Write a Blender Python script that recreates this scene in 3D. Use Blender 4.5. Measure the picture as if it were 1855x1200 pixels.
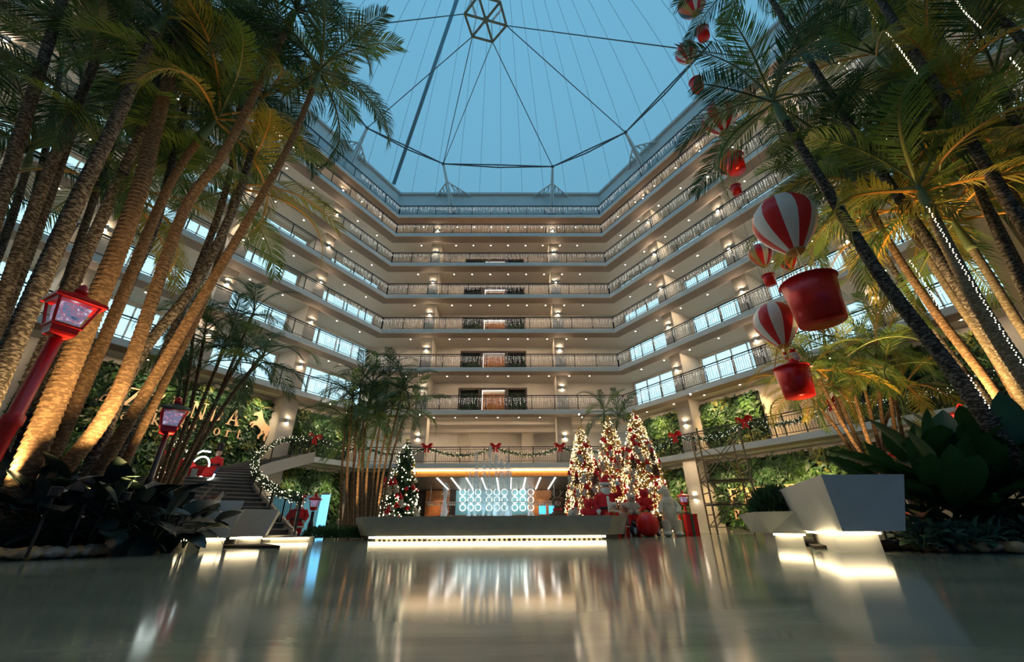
import bpy, bmesh, math, random
import numpy as np
from mathutils import Vector, Matrix, Euler

for _o in list(bpy.data.objects):
    bpy.data.objects.remove(_o)
SC = bpy.context.scene
COL = SC.collection
PI = math.pi
rad = math.radians

# ------------------------------------------------------------------ camera
FPX, CAM_H = 730.0, 0.36
cam_d = bpy.data.cameras.new('camera')
cam_d.sensor_width = 36.0
cam_d.lens = FPX / 1855.0 * 36.0
cam_d.clip_start, cam_d.clip_end = 0.05, 400
cam = bpy.data.objects.new('camera', cam_d)
COL.objects.link(cam)
CAM_R = Matrix.Rotation(rad(90 + 25.93), 3, 'X') @ Matrix.Rotation(rad(-0.32), 3, 'Z')
cam.location = (0, 0, CAM_H)
cam.rotation_euler = CAM_R.to_euler()
SC.camera = cam

# ------------------------------------------------------------------ world, exposure
SC.view_settings.view_transform = 'Standard'
SC.view_settings.look = 'None'
SC.view_settings.gamma = 1.0
SC.view_settings.use_curve_mapping = False
SC.view_settings.exposure = 0.38
W = bpy.data.worlds.new('overcast_sky')
SC.world = W
W.use_nodes = True
_nt = W.node_tree
_nt.nodes.clear()
_out = _nt.nodes.new('ShaderNodeOutputWorld')
_bg = _nt.nodes.new('ShaderNodeBackground')
_tc = _nt.nodes.new('ShaderNodeTexCoord')
_sx = _nt.nodes.new('ShaderNodeSeparateXYZ')
_cr = _nt.nodes.new('ShaderNodeValToRGB')
_nt.links.new(_tc.outputs['Generated'], _sx.inputs[0])
_mr = _nt.nodes.new('ShaderNodeMapRange')       # height on the sky sphere, -1..1 to 0..1
_mr.inputs[1].default_value, _mr.inputs[2].default_value = -1.0, 1.0
_nt.links.new(_sx.outputs['Z'], _mr.inputs[0])
_nt.links.new(_mr.outputs[0], _cr.inputs[0])
_el = _cr.color_ramp.elements
_el[0].position, _el[0].color = 0.46, (0.30, 0.33, 0.33, 1)
_el[1].position, _el[1].color = 1.0, (0.36, 0.54, 0.62, 1)
_x = _el.new(0.51); _x.color = (0.74, 1.04, 1.12, 1)
_x = _el.new(0.72); _x.color = (0.52, 0.80, 0.90, 1)
_nt.links.new(_cr.outputs[0], _bg.inputs[0])
_bg.inputs[1].default_value = 1.25
_nt.links.new(_bg.outputs[0], _out.inputs[0])

cy = SC.cycles
cy.use_denoising = True
try:
    cy.denoiser = 'OPENIMAGEDENOISE'
except Exception:
    pass
cy.max_bounces = 7
cy.diffuse_bounces = 3
cy.glossy_bounces = 3
cy.transmission_bounces = 4
cy.transparent_max_bounces = 10
cy.sample_clamp_indirect = 3.0
cy.sample_clamp_direct = 30.0
cy.caustics_reflective = False
cy.caustics_refractive = False
cy.use_adaptive_sampling = True
cy.adaptive_threshold = 0.015

# ------------------------------------------------------------------ helpers
def ray(u, v):
    d = CAM_R @ Vector(((u - 927.5) / FPX, (600 - v) / FPX, -1))
    return d

def P(u, v, Y):
    d = ray(u, v)
    return d * (Y / d.y) + Vector((0, 0, CAM_H))

_mats = {}
def mat(name, col, rough=0.6, metal=0.0, emit=0.0, ecol=None, noise=0.0, nscale=6.0, bump=0.0, bscale=40.0, trans=0.0, spec=0.5, sample=True):
    if name in _mats:
        return _mats[name]
    m = bpy.data.materials.new(name)
    m.use_nodes = True
    nt = m.node_tree
    b = nt.nodes['Principled BSDF']
    b.inputs['Base Color'].default_value = (*col, 1)
    b.inputs['Roughness'].default_value = rough
    b.inputs['Metallic'].default_value = metal
    b.inputs['Specular IOR Level'].default_value = spec
    if emit:
        b.inputs['Emission Color'].default_value = (*(ecol or col), 1)
        b.inputs['Emission Strength'].default_value = emit
        if not sample:
            m.cycles.emission_sampling = 'NONE'
    if noise:
        tc = nt.nodes.new('ShaderNodeTexCoord')
        n = nt.nodes.new('ShaderNodeTexNoise')
        n.inputs['Scale'].default_value = nscale
        n.inputs['Detail'].default_value = 5
        nt.links.new(tc.outputs['Object'], n.inputs['Vector'])
        r = nt.nodes.new('ShaderNodeValToRGB')
        r.color_ramp.elements[0].position = 0.3
        r.color_ramp.elements[1].position = 0.7
        r.color_ramp.elements[0].color = (*[max(0, c * (1 - noise)) for c in col], 1)
        r.color_ramp.elements[1].color = (*[min(1, c * (1 + noise)) for c in col], 1)
        nt.links.new(n.outputs['Fac'], r.inputs[0])
        nt.links.new(r.outputs[0], b.inputs['Base Color'])
    if bump:
        tc2 = nt.nodes.new('ShaderNodeTexCoord')
        n2 = nt.nodes.new('ShaderNodeTexNoise')
        n2.inputs['Scale'].default_value = bscale
        nt.links.new(tc2.outputs['Object'], n2.inputs['Vector'])
        bp = nt.nodes.new('ShaderNodeBump')
        bp.inputs['Strength'].default_value = bump
        bp.inputs['Distance'].default_value = 0.02
        nt.links.new(n2.outputs['Fac'], bp.inputs['Height'])
        nt.links.new(bp.outputs[0], b.inputs['Normal'])
    if trans:
        out = nt.nodes['Material Output']
        t = nt.nodes.new('ShaderNodeBsdfTranslucent')
        t.inputs['Color'].default_value = (*[min(1, c * 1.5) for c in col], 1)
        mx = nt.nodes.new('ShaderNodeMixShader')
        mx.inputs[0].default_value = trans
        nt.links.new(b.outputs[0], mx.inputs[1])
        nt.links.new(t.outputs[0], mx.inputs[2])
        nt.links.new(mx.outputs[0], out.inputs['Surface'])
    _mats[name] = m
    return m

def glass_mat(name, tint, gloss=0.12):
    if name in _mats:
        return _mats[name]
    m = bpy.data.materials.new(name)
    m.use_nodes = True
    nt = m.node_tree
    out = nt.nodes['Material Output']
    nt.nodes.remove(nt.nodes['Principled BSDF'])
    t = nt.nodes.new('ShaderNodeBsdfTransparent')
    t.inputs[0].default_value = (*tint, 1)
    g = nt.nodes.new('ShaderNodeBsdfGlossy')
    g.inputs['Roughness'].default_value = 0.05
    mx = nt.nodes.new('ShaderNodeMixShader')
    mx.inputs[0].default_value = gloss
    nt.links.new(t.outputs[0], mx.inputs[1])
    nt.links.new(g.outputs[0], mx.inputs[2])
    nt.links.new(mx.outputs[0], out.inputs['Surface'])
    _mats[name] = m
    return m

class MB:
    """collects faces; build() links them as one mesh object"""
    def __init__(s):
        s.v, s.f, s.m = [], [], []
    def face(s, pts, mi=0):
        i = len(s.v)
        s.v += [tuple(p) for p in pts]
        s.f.append(tuple(range(i, i + len(pts))))
        s.m.append(mi)
    def hexa(s, p, mi=0):
        i = len(s.v)
        s.v += [tuple(q) for q in p]
        for a in ((0, 3, 2, 1), (4, 5, 6, 7), (0, 1, 5, 4), (1, 2, 6, 5), (2, 3, 7, 6), (3, 0, 4, 7)):
            s.f.append(tuple(i + k for k in a))
            s.m.append(mi)
    def box(s, c, size, mi=0, rz=0.0, M=None):
        x, y, z = [k / 2 for k in size]
        pts = [Vector(q) for q in ((-x, -y, -z), (x, -y, -z), (x, y, -z), (-x, y, -z), (-x, -y, z), (x, -y, z), (x, y, z), (-x, y, z))]
        R = M if M is not None else Matrix.Rotation(rz, 3, 'Z')
        s.hexa([R @ q + Vector(c) for q in pts], mi)
    def tube(s, pts, r, n=8, mi=0, cap=True):
        pts = [Vector(p) for p in pts]
        rs = r if isinstance(r, (list, tuple)) else [r] * len(pts)
        i0 = len(s.v)
        up = Vector((0, 0, 1))
        prev = None
        for k, p in enumerate(pts):
            a = pts[max(0, k - 1)]
            b = pts[min(len(pts) - 1, k + 1)]
            t = (b - a)
            t = t.normalized() if t.length > 1e-9 else Vector((0, 0, 1))
            if prev is None:
                ref = Vector((1, 0, 0)) if abs(t.z) > 0.9 else up
                x = t.cross(ref).normalized()
            else:
                x = (prev - t * prev.dot(t)).normalized()
            prev = x
            y = t.cross(x)
            for j in range(n):
                an = 2 * PI * j / n
                s.v.append(tuple(p + (x * math.cos(an) + y * math.sin(an)) * rs[k]))
        for k in range(len(pts) - 1):
            for j in range(n):
                a = i0 + k * n + j
                b = i0 + k * n + (j + 1) % n
                s.f.append((a, b, b + n, a + n))
                s.m.append(mi)
        if cap:
            s.f.append(tuple(i0 + j for j in range(n - 1, -1, -1)))
            s.f.append(tuple(i0 + (len(pts) - 1) * n + j for j in range(n)))
            s.m += [mi, mi]
    def bar(s, a, b, w, mi=0):
        s.tube([a, b], w / 2 * 1.2, 4, mi)
    def lathe(s, prof, n=16, mi=0, c=(0, 0, 0), M=None, mis=None):
        i0 = len(s.v)
        for r, z in prof:
            for j in range(n):
                an = 2 * PI * (j + 0.5) / n
                q = Vector((r * math.cos(an), r * math.sin(an), z))
                if M is not None:
                    q = M @ q
                s.v.append(tuple(q + Vector(c)))
        for k in range(len(prof) - 1):
            for j in range(n):
                a = i0 + k * n + j
                b = i0 + k * n + (j + 1) % n
                s.f.append((a, b, b + n, a + n))
                s.m.append(mis[j % len(mis)] if mis else mi)
        s.f.append(tuple(i0 + j for j in range(n - 1, -1, -1)))
        s.f.append(tuple(i0 + (len(prof) - 1) * n + j for j in range(n)))
        s.m += [mi, mi]
    def ball(s, c, r, n=10, mi=0, sz=(1, 1, 1)):
        k = max(4, n // 2 + 1)
        prof = [(max(1e-4, r * math.sin(PI * i / k)), -r * math.cos(PI * i / k)) for i in range(k + 1)]
        s.lathe(prof, n, mi, c, Matrix.Diagonal(sz))
    def octa(s, c, r, mi=0):
        i = len(s.v)
        x, y, z = c
        s.v += [(x + r, y, z), (x - r, y, z), (x, y + r, z), (x, y - r, z), (x, y, z + r), (x, y, z - r)]
        for a in ((0, 2, 4), (2, 1, 4), (1, 3, 4), (3, 0, 4), (2, 0, 5), (1, 2, 5), (3, 1, 5), (0, 3, 5)):
            s.f.append(tuple(i + k for k in a))
            s.m.append(mi)
    def prism(s, poly, h0, h1, M=None, mi=0, mis=None):
        """poly: 2-D outline in local xy, extruded from z=h0 to z=h1, mapped through M (4x4)"""
        M = M or Matrix.Identity(4)
        i = len(s.v)
        n = len(poly)
        for z in (h0, h1):
            for x, y in poly:
                s.v.append(tuple(M @ Vector((x, y, z))))
        s.f.append(tuple(i + k for k in range(n - 1, -1, -1)))
        s.f.append(tuple(i + n + k for k in range(n)))
        s.m += [mi, mi]
        for k in range(n):
            a, b = i + k, i + (k + 1) % n
            s.f.append((a, b, b + n, a + n))
            s.m.append(mis if mis is not None else mi)
    def mesh(s, name, mats, smooth=False):
        me = bpy.data.meshes.new(name)
        me.from_pydata(s.v, [], s.f)
        mats = mats if isinstance(mats, (list, tuple)) else [mats]
        for m in mats:
            me.materials.append(m)
        if len(mats) > 1:
            me.polygons.foreach_set('material_index', s.m)
        if smooth:
            me.polygons.foreach_set('use_smooth', [True] * len(s.f))
        me.update()
        return me
    def build(s, name, mats, parent=None, smooth=False, loc=None):
        o = bpy.data.objects.new(name, s.mesh(name, mats, smooth))
        COL.objects.link(o)
        if parent is not None:
            o.parent = parent
        if loc is not None:
            o.location = loc
        return o

def obj(name, me, parent=None, loc=(0, 0, 0), rot=None, scale=None):
    o = bpy.data.objects.new(name, me)
    COL.objects.link(o)
    o.parent = parent
    o.location = loc
    if rot is not None:
        o.rotation_euler = rot
    if scale is not None:
        o.scale = (scale,) * 3 if not isinstance(scale, (tuple, list)) else scale
    return o

def tag(o, label, cat, group=None, kind=None):
    o['label'] = label
    o['category'] = cat
    if group:
        o['group'] = group
    if kind:
        o['kind'] = kind
    return o

def thing(name, label, cat, loc=(0, 0, 0), rz=0.0, group=None):
    o = bpy.data.objects.new(name, None)
    COL.objects.link(o)
    o.empty_display_size = 0.1
    o.location = loc
    o.rotation_euler = (0, 0, rz)
    return tag(o, label, cat, group)

def struct(o, label=None, cat=None):
    o['kind'] = 'structure'
    if label:
        o['label'] = label
    if cat:
        o['category'] = cat
    return o

def stuff(o):
    o['kind'] = 'stuff'
    return o

def copy_tree(o, parent=None):
    c = o.copy()
    COL.objects.link(c)
    c.parent = parent
    for ch in list(o.children):
        copy_tree(ch, c)
    return c

def blob(name, parts, m, parent=None, voxel=0.03, loc=None):
    """one continuous body: ellipsoids and limbs fused by a voxel remesh"""
    mb = MB()
    for p in parts:
        if p[0] == 'e':
            mb.ball(p[1], 1.0, 14, 0, p[2])
        else:
            mb.tube(p[1], p[2], 10)
    o = mb.build(name, m, parent, True, loc)
    md = o.modifiers.new('fuse', 'REMESH')
    md.mode = 'VOXEL'
    md.voxel_size = voxel
    md.use_smooth_shade = True
    sm = o.modifiers.new('smooth', 'SMOOTH')
    sm.factor = 0.5
    sm.iterations = 4
    return o

# ------------------------------------------------------------------ plan of the atrium
YAW = rad(0.5)
def _rot(x, y, y0=27.8):
    y -= y0
    return Vector((x * math.cos(YAW) - y * math.sin(YAW), x * math.sin(YAW) + y * math.cos(YAW) + y0, 0))
def _dir(x, y):
    return Vector((x * math.cos(YAW) - y * math.sin(YAW), x * math.sin(YAW) + y * math.cos(YAW), 0))
LCX, RCX = -10.0, 7.85
BW = RCX - LCX
c30, s30 = math.cos(PI / 6), 0.5
SIDES = {'left': (_rot(LCX, 27.8), _dir(-s30, -c30), _dir(-c30, s30), 25.0),
         'back': (_rot(LCX, 27.8), _dir(1, 0), _dir(0, 1), BW),
         'right': (_rot(RCX, 27.8), _dir(s30, -c30), _dir(c30, s30), 25.0)}
T30 = math.tan(PI / 6)
def pt(s, t, d, z):
    A, e, n, L = SIDES[s]
    q = A + e * t + n * d
    return Vector((q.x, q.y, z))
def mt(s, d, end):
    """mitred start / end of a side at depth d"""
    L = SIDES[s][3]
    if s == 'back':
        return -d * T30 if end == 0 else L + d * T30
    return -d * T30 if end == 0 else L
def sbox(mb, s, t0, t1, d0, d1, z0, z1, mi=0):
    f = lambda t, d, e: mt(s, d, e) if t is None else t
    a = [pt(s, f(t0, d0, 0), d0, z0), pt(s, f(t1, d0, 1), d0, z0), pt(s, f(t1, d1, 1), d1, z0), pt(s, f(t0, d1, 0), d1, z0)]
    mb.hexa(a + [q + Vector((0, 0, z1 - z0)) for q in a], mi)
def hit(s, u, v, d):
    """where the sight line through a pixel meets the vertical plane at depth d of a side: (t, z)"""
    A, e, n, L = SIDES[s]
    q = ray(u, v)
    o = A + n * d
    det = -q.x * e.y + e.x * q.y
    k = (-o.x * e.y + e.x * o.y) / det
    t = (q.x * o.y - q.y * o.x) / det
    return t, k * q.z + CAM_H
ZL = [0.0, 4.16, 7.74, 10.92, 14.05, 17.15, 20.25, 23.35, 25.45]
LVN = ['ground floor', 'mezzanine', 'first gallery', 'second gallery', 'third gallery', 'fourth gallery',
       'fifth gallery', 'sixth gallery', 'topmost gallery']
WD = {'left': 3.2, 'right': 3.2, 'back': 3.2}
SN = {'left': 'left wing', 'back': 'middle facade', 'right': 'right wing'}

# ------------------------------------------------------------------ materials of the building
M_fascia = mat('painted_fascia', (0.70, 0.71, 0.70), 0.55, noise=0.05, nscale=1.5)
M_soffit = mat('taupe_soffit', (0.30, 0.235, 0.19), 0.7, noise=0.06, nscale=1.2)
M_ceil = mat('cream_ceiling', (0.74, 0.66, 0.57), 0.8, noise=0.03, nscale=0.8)
M_wall = mat('cream_wall', (0.66, 0.60, 0.53), 0.8, noise=0.05, nscale=0.8)
M_beige = mat('beige_column', (0.56, 0.50, 0.42), 0.7, noise=0.05, nscale=1.5)
M_rail = mat('black_iron', (0.018, 0.018, 0.022), 0.45, 0.4)
M_dark = mat('dark_brown_cladding', (0.045, 0.028, 0.02), 0.5, noise=0.2, nscale=3)
M_wood = mat('orange_wood', (0.42, 0.17, 0.055), 0.45, noise=0.2, nscale=4)
M_bulb = mat('warm_bulb', (1.0, 0.86, 0.62), 0.4, emit=10, ecol=(1.0, 0.82, 0.52), sample=False)
M_icicle = mat('icicle_bulb', (1.0, 0.95, 0.85), 0.4, emit=1.5, ecol=(1.0, 0.95, 0.88), sample=False)
M_down = mat('downlight_lens', (1.0, 0.9, 0.75), 0.4, emit=1350, ecol=(1.0, 0.77, 0.52))
M_sconce = mat('sconce_lens', (1.0, 0.9, 0.75), 0.4, emit=170, ecol=(1.0, 0.80, 0.58))
M_led = mat('led_strip', (1.0, 0.9, 0.7), 0.4, emit=10, ecol=(1.0, 0.80, 0.47))
M_ledw = mat('white_led_strip', (1.0, 0.95, 0.85), 0.4, emit=9, ecol=(1.0, 0.94, 0.85))
M_ledd = mat('door_led_strip', (1.0, 0.95, 0.85), 0.4, emit=4, ecol=(1.0, 0.94, 0.85))
M_trimw = mat('white_trim', (0.75, 0.73, 0.70), 0.5)
M_frame = mat('window_frame_grey', (0.55, 0.60, 0.63), 0.4)
M_glass = glass_mat('window_glass', (0.93, 0.98, 1.0), 0.06)
M_leafA = mat('leaf_deep_green', (0.032, 0.085, 0.030), 0.5, noise=0.4, nscale=2.0, trans=0.25)
M_leafB = mat('leaf_mid_green', (0.075, 0.16, 0.035), 0.5, noise=0.4, nscale=2.0, trans=0.25)
M_leafC = mat('leaf_olive', (0.16, 0.17, 0.035), 0.5, noise=0.35, nscale=2.0, trans=0.25)
M_board = mat('living_wall_board', (0.012, 0.018, 0.010), 0.9)

# polished stone floor
def floor_mat():
    m = bpy.data.materials.new('polished_marble')
    m.use_nodes = True
    nt = m.node_tree
    b = nt.nodes['Principled BSDF']
    tc = nt.nodes.new('ShaderNodeTexCoord')
    mp = nt.nodes.new('ShaderNodeMapping')
    mp.inputs['Rotation'].default_value = (0, 0, 0.35)
    mp.inputs['Scale'].default_value = (0.35, 1.3, 1)
    n = nt.nodes.new('ShaderNodeTexNoise')
    n.inputs['Scale'].default_value = 1.1
    n.inputs['Detail'].default_value = 8
    n.inputs['Roughness'].default_value = 0.62
    n.inputs['Distortion'].default_value = 1.4
    r = nt.nodes.new('ShaderNodeValToRGB')
    e = r.color_ramp.elements
    e[0].position, e[0].color = 0.25, (0.14, 0.18, 0.145, 1)
    e[1].position, e[1].color = 0.75, (0.32, 0.36, 0.29, 1)
    x = e.new(0.5)
    x.color = (0.215, 0.255, 0.205, 1)
    nt.links.new(tc.outputs['Object'], mp.inputs[0])
    nt.links.new(mp.outputs[0], n.inputs['Vector'])
    nt.links.new(n.outputs['Fac'], r.inputs[0])
    nt.links.new(r.outputs[0], b.inputs['Base Color'])
    rr = nt.nodes.new('ShaderNodeMapRange')
    rr.inputs[3].default_value, rr.inputs[4].default_value = 0.07, 0.14
    nt.links.new(n.outputs['Fac'], rr.inputs[0])
    nt.links.new(rr.outputs[0], b.inputs['Roughness'])
    b.inputs['Specular IOR Level'].default_value = 0.62
    return m
M_floor = floor_mat()

# ------------------------------------------------------------------ floor, dome, far walls
mb = MB()
mb.box((0, 12, -0.15), (80, 60, 0.30))
struct(mb.build('floor', M_floor))

def dome_mat():
    m = bpy.data.materials.new('dome_membrane')
    m.use_nodes = True
    nt = m.node_tree
    out = nt.nodes['Material Output']
    nt.nodes.remove(nt.nodes['Principled BSDF'])
    t = nt.nodes.new('ShaderNodeBsdfTranslucent')
    t.inputs[0].default_value = (0.225, 0.425, 0.565, 1)
    d = nt.nodes.new('ShaderNodeBsdfDiffuse')
    d.inputs[0].default_value = (0.40, 0.45, 0.47, 1)
    mx = nt.nodes.new('ShaderNodeMixShader')
    mx.inputs[0].default_value = 0.12
    nt.links.new(t.outputs[0], mx.inputs[1])
    nt.links.new(d.outputs[0], mx.inputs[2])
    nt.links.new(mx.outputs[0], out.inputs['Surface'])
    return m
M_dome = dome_mat()
DC, DR, DH, DZ = Vector((-1.0, 12.3, 0)), 22.5, 24.0, 26.6
mb = MB()
prof = [(DR * math.cos(rad(a)), DH * math.sin(rad(a))) for a in range(0, 91, 5)]
prof[-1] = (0.02, DH)
mb.lathe(prof, 72, 0, (DC.x, DC.y, DZ))
mb.f = mb.f[:-2]; mb.m = mb.m[:-2]
dome = mb.build('dome_roof', M_dome, None, True)
struct(dome)

mb = MB()
mb.box((-19.5, -8.2, 14), (31, 0.3, 28)); mb.box((24.5, -8.2, 14), (21, 0.3, 28)); mb.box((5, -8.2, 18), (18, 0.3, 20))
struct(mb.build('wall_front', M_wall))
# unseen glazing added behind the camera, tinted blue to cool facing surfaces
M_bluegl = glass_mat('added_blue_glass', (0.10, 0.27, 0.50), 0.05)
mb = MB()
for x in range(7):
    mb.box((-4 + x * 3, -8.2, 4), (0.14, 0.2, 8))
for z in (0.06, 2.6, 5.3, 7.94):
    mb.box((5, -8.2, z), (18, 0.18, 0.12))
wf = struct(mb.build('window_0', M_frame))
pm = MB(); pm.box((0, 0, 0), (2.86, 0.02, 2.5)); pm = pm.mesh('pane', M_bluegl)
for x in range(6):
    for z in (1.33, 3.95, 6.6):
        obj('pane', pm, wf, (-2.5 + x * 3, -8.2, z))
for sd in ('left', 'right'):
    q = pt(sd, 25, 0, 0)
    mb = MB()
    mb.box((q.x + (-2.4 if sd == 'left' else 2.4), (q.y - 8.2) / 2, 14), (0.3, q.y + 8.2, 28))
    struct(mb.build('wall_' + sd + '_rear', M_wall))
    mb = MB()
    mb.box((q.x + (2 if sd == 'left' else -2), (q.y - 8.2) / 2 - 2, 28.1), (14, q.y + 8, 0.3))
    struct(mb.build('roof', M_wall))

# ------------------------------------------------------------------ galleries, floor by floor
COLT = {'left': [4.9 + 5.4 * k for k in range(4)], 'right': [3.9 + 5.4 * k for k in range(4)], 'back': [3.3, 13.75]}
_rng = random.Random(5)
ring_me = None
def downlight_meshes():
    a = MB()
    a.lathe([(0.11, -0.012), (0.115, 0.0), (0.07, 0.0), (0.07, -0.012)], 12)
    b = MB()
    b.lathe([(0.038, -0.010), (0.042, 0.0)], 8)
    return a.mesh('downlight', M_trimw), b.mesh('lens', M_down)
DL_RING, DL_LENS = downlight_meshes()
def downlight(p, label, group):
    o = obj('downlight', DL_RING, None, p)
    tag(o, label, 'downlight', group)
    obj('lens', DL_LENS, o, (0, 0, -0.006))
    return o
def sconce_mesh():
    a = MB()
    a.box((0, 0, 0), (0.16, 0.13, 0.24))
    b = MB()
    b.box((0, 0, 0.125), (0.10, 0.08, 0.012))
    b.box((0, 0, -0.125), (0.10, 0.08, 0.012))
    return a.mesh('wall_sconce', M_trimw), b.mesh('lens', M_sconce)
SC_B, SC_L = sconce_mesh()
def sconce(sd, t, d, z, label, group):
    e = SIDES[sd][1]
    o = obj('wall_sconce', SC_B, None, pt(sd, t, d, z), (0, 0, math.atan2(e.y, e.x)))
    tag(o, label, 'wall lamp', group)
    obj('lens', SC_L, o)

def railing(sd, lv, d=0.07):
    z = ZL[lv]
    root = thing('balustrade', 'black iron balustrade along the %s, %s' % (LVN[lv], SN[sd]), 'railing', pt(sd, 0, d, z), 0)
    o0 = pt(sd, 0, d, z)
    t0, t1 = mt(sd, d, 0), mt(sd, d, 1)
    def local(t, dz):
        return pt(sd, t, d, z + dz) - o0
    top = MB(); top.hexa([local(t, h) + SIDES[sd][2] * w for h in (1.02, 1.07) for t, w in ((t0, -.03), (t1, -.03), (t1, .03), (t0, .03))])
    top.build('top_rail', M_rail, root)
    bot = MB()
    for h in (0.10, 0.90):
        bot.hexa([local(t, q) + SIDES[sd][2] * w for q in (h, h + .03) for t, w in ((t0, -.012), (t1, -.012), (t1, .012), (t0, .012))])
    bot.build('lower_rail', M_rail, root)
    key = (sd, 'bal')
    if key not in RAIL:
        b = MB(); n = int((t1 - t0) / 0.125)
        for k in range(n):
            t = t0 + (k + .5) * (t1 - t0) / n
            b.bar(local(t, 0.1), local(t, 0.92), 0.018)
        RAIL[key] = b.mesh('balusters', M_rail)
        pm = MB(); pm.box((0, 0, 0.535), (0.045, 0.045, 1.07))
        RAIL['post'] = RAIL.get('post') or pm.mesh('post', M_rail)
        ic = MB(); n = int((t1 - t0) / 0.10); r = random.Random(len(sd))
        for k in range(n):
            t = t0 + (k + r.random()) * (t1 - t0) / n
            h = 0.95
            for q in range(r.choice((2, 3, 3, 4, 5))):
                h -= r.uniform(0.08, 0.16)
                c = local(t, h) - SIDES[sd][2] * 0.05
                i = len(ic.v)
                w, l = 0.011, r.uniform(0.025, 0.05)
                ic.v += [(c.x + w, c.y, c.z), (c.x - w * .5, c.y + w * .87, c.z), (c.x - w * .5, c.y - w * .87, c.z), (c.x, c.y, c.z + l), (c.x, c.y, c.z - l)]
                for a in ((0, 1, 3), (1, 2, 3), (2, 0, 3), (1, 0, 4), (2, 1, 4), (0, 2, 4)):
                    ic.f.append(tuple(i + w_ for w_ in a)); ic.m.append(0)
        RAIL[(sd, 'ice')] = ic.mesh('icicle_light_string', M_icicle)
    stuff(obj('balusters', RAIL[key], root))
    np_ = max(2, round((t1 - t0) / 1.65))
    for k in range(np_ + 1):
        t = min(max(t0 + k * (t1 - t0) / np_, t0 + .03), t1 - .03)
        obj('post', RAIL['post'], root, local(t, 0))
    if lv >= 2:
        o = obj('icicle_light_string', RAIL[(sd, 'ice')], None, o0)
        tag(o, 'white icicle fairy lights hung along the %s balustrade, %s' % (LVN[lv], SN[sd]), 'string lights', None, 'stuff')
RAIL = {}

WIN = {}
wn = dn = 0
def window(sd, t0, t1, z0, z1, d):
    """a bay of four panes in a grey frame; panes are parts"""
    global wn
    wn += 1
    w, h = t1 - t0, z1 - z0
    key = (round(w, 2), round(h, 2))
    if key not in WIN:
        f = MB()
        for z in (0.03, h * 0.30, h - 0.03):
            f.box((w / 2, 0, z), (w, 0.08, 0.05))
        for k in range(5):
            f.box((k * w / 4, 0, h / 2), (0.07 if k % 4 else 0.09, 0.09, h))
        p = MB()
        p.box((0, 0, 0), (w / 4 - .07, 0.012, h - .1))
        WIN[key] = (f.mesh('window_frame', M_frame), p.mesh('pane', M_glass))
    e = SIDES[sd][1]
    o = obj('window_%d' % wn, WIN[key][0], None, pt(sd, t0, d, z0), (0, 0, math.atan2(e.y, e.x)))
    struct(o)
    for k in range(4):
        obj('pane', WIN[key][1], o, ((k + .5) * w / 4, 0.0, h / 2))

for lv in range(1, 9):
    z = ZL[lv]
    for sd in ('left', 'back', 'right'):
        L = SIDES[sd][3]
        deep = {1: 7.0, 2: 7.4, 8: 1.2}.get(lv, WD[sd] + 0.4)
        if lv in (1, 2) and sd != 'back':
            deep = 3.6
        if lv == 1 and sd == 'left':
            SIDES['left'] = SIDES['left'][:3] + (4.45,)
            L = 4.45
        mb = MB()
        sbox(mb, sd, None, None, 0.0, 0.10, z - 0.30, z, 0)          # fascia board
        sbox(mb, sd, None, None, 0.10, 0.95, z - 0.30, z - 0.004, 1)      # edge beam
        if lv < 8:
            sbox(mb, sd, None, None, 0.95, deep, z - 0.16, z - 0.004, 2)  # slab with its ceiling
        o = mb.build('ceiling_%s' % sd, [M_fascia, M_soffit, M_ceil])
        struct(o)
        railing(sd, lv)
        SIDES['left'] = SIDES['left'][:3] + (25.0,)
        zc = z - 0.16
        # downlights under this slab
        if lv == 1:
            rows = [(1.5, 2.3)] if sd != 'back' else []
        elif lv == 2:
            rows = [(1.5, 1.55), (3.6, 1.75), (5.9, 2.3)] if sd == 'back' else [(1.4, 2.3)]
        elif lv == 8:
            rows = []
        else:
            rows = [(1.5, 1.56 if sd == 'back' else 2.1)]
        for ri, (d, sp) in enumerate(rows):
            n = int((L - 0.8) / sp)
            for k in range(n):
                t = L / 2 + (k - (n - 1) / 2) * sp if sd == 'back' else 0.75 + k * sp
                if any(abs(t - c) < 0.62 for c in COLT[sd]):
                    continue
                row = '' if len(rows) == 1 else (', front row', ', middle row', ', rear row')[ri]
                downlight(pt(sd, t, d, zc - 0.001), 'small round downlight under the %s, %s%s' % (LVN[lv], SN[sd], row), 'downlights under the %s, %s%s' % (LVN[lv], SN[sd], row))

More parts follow.
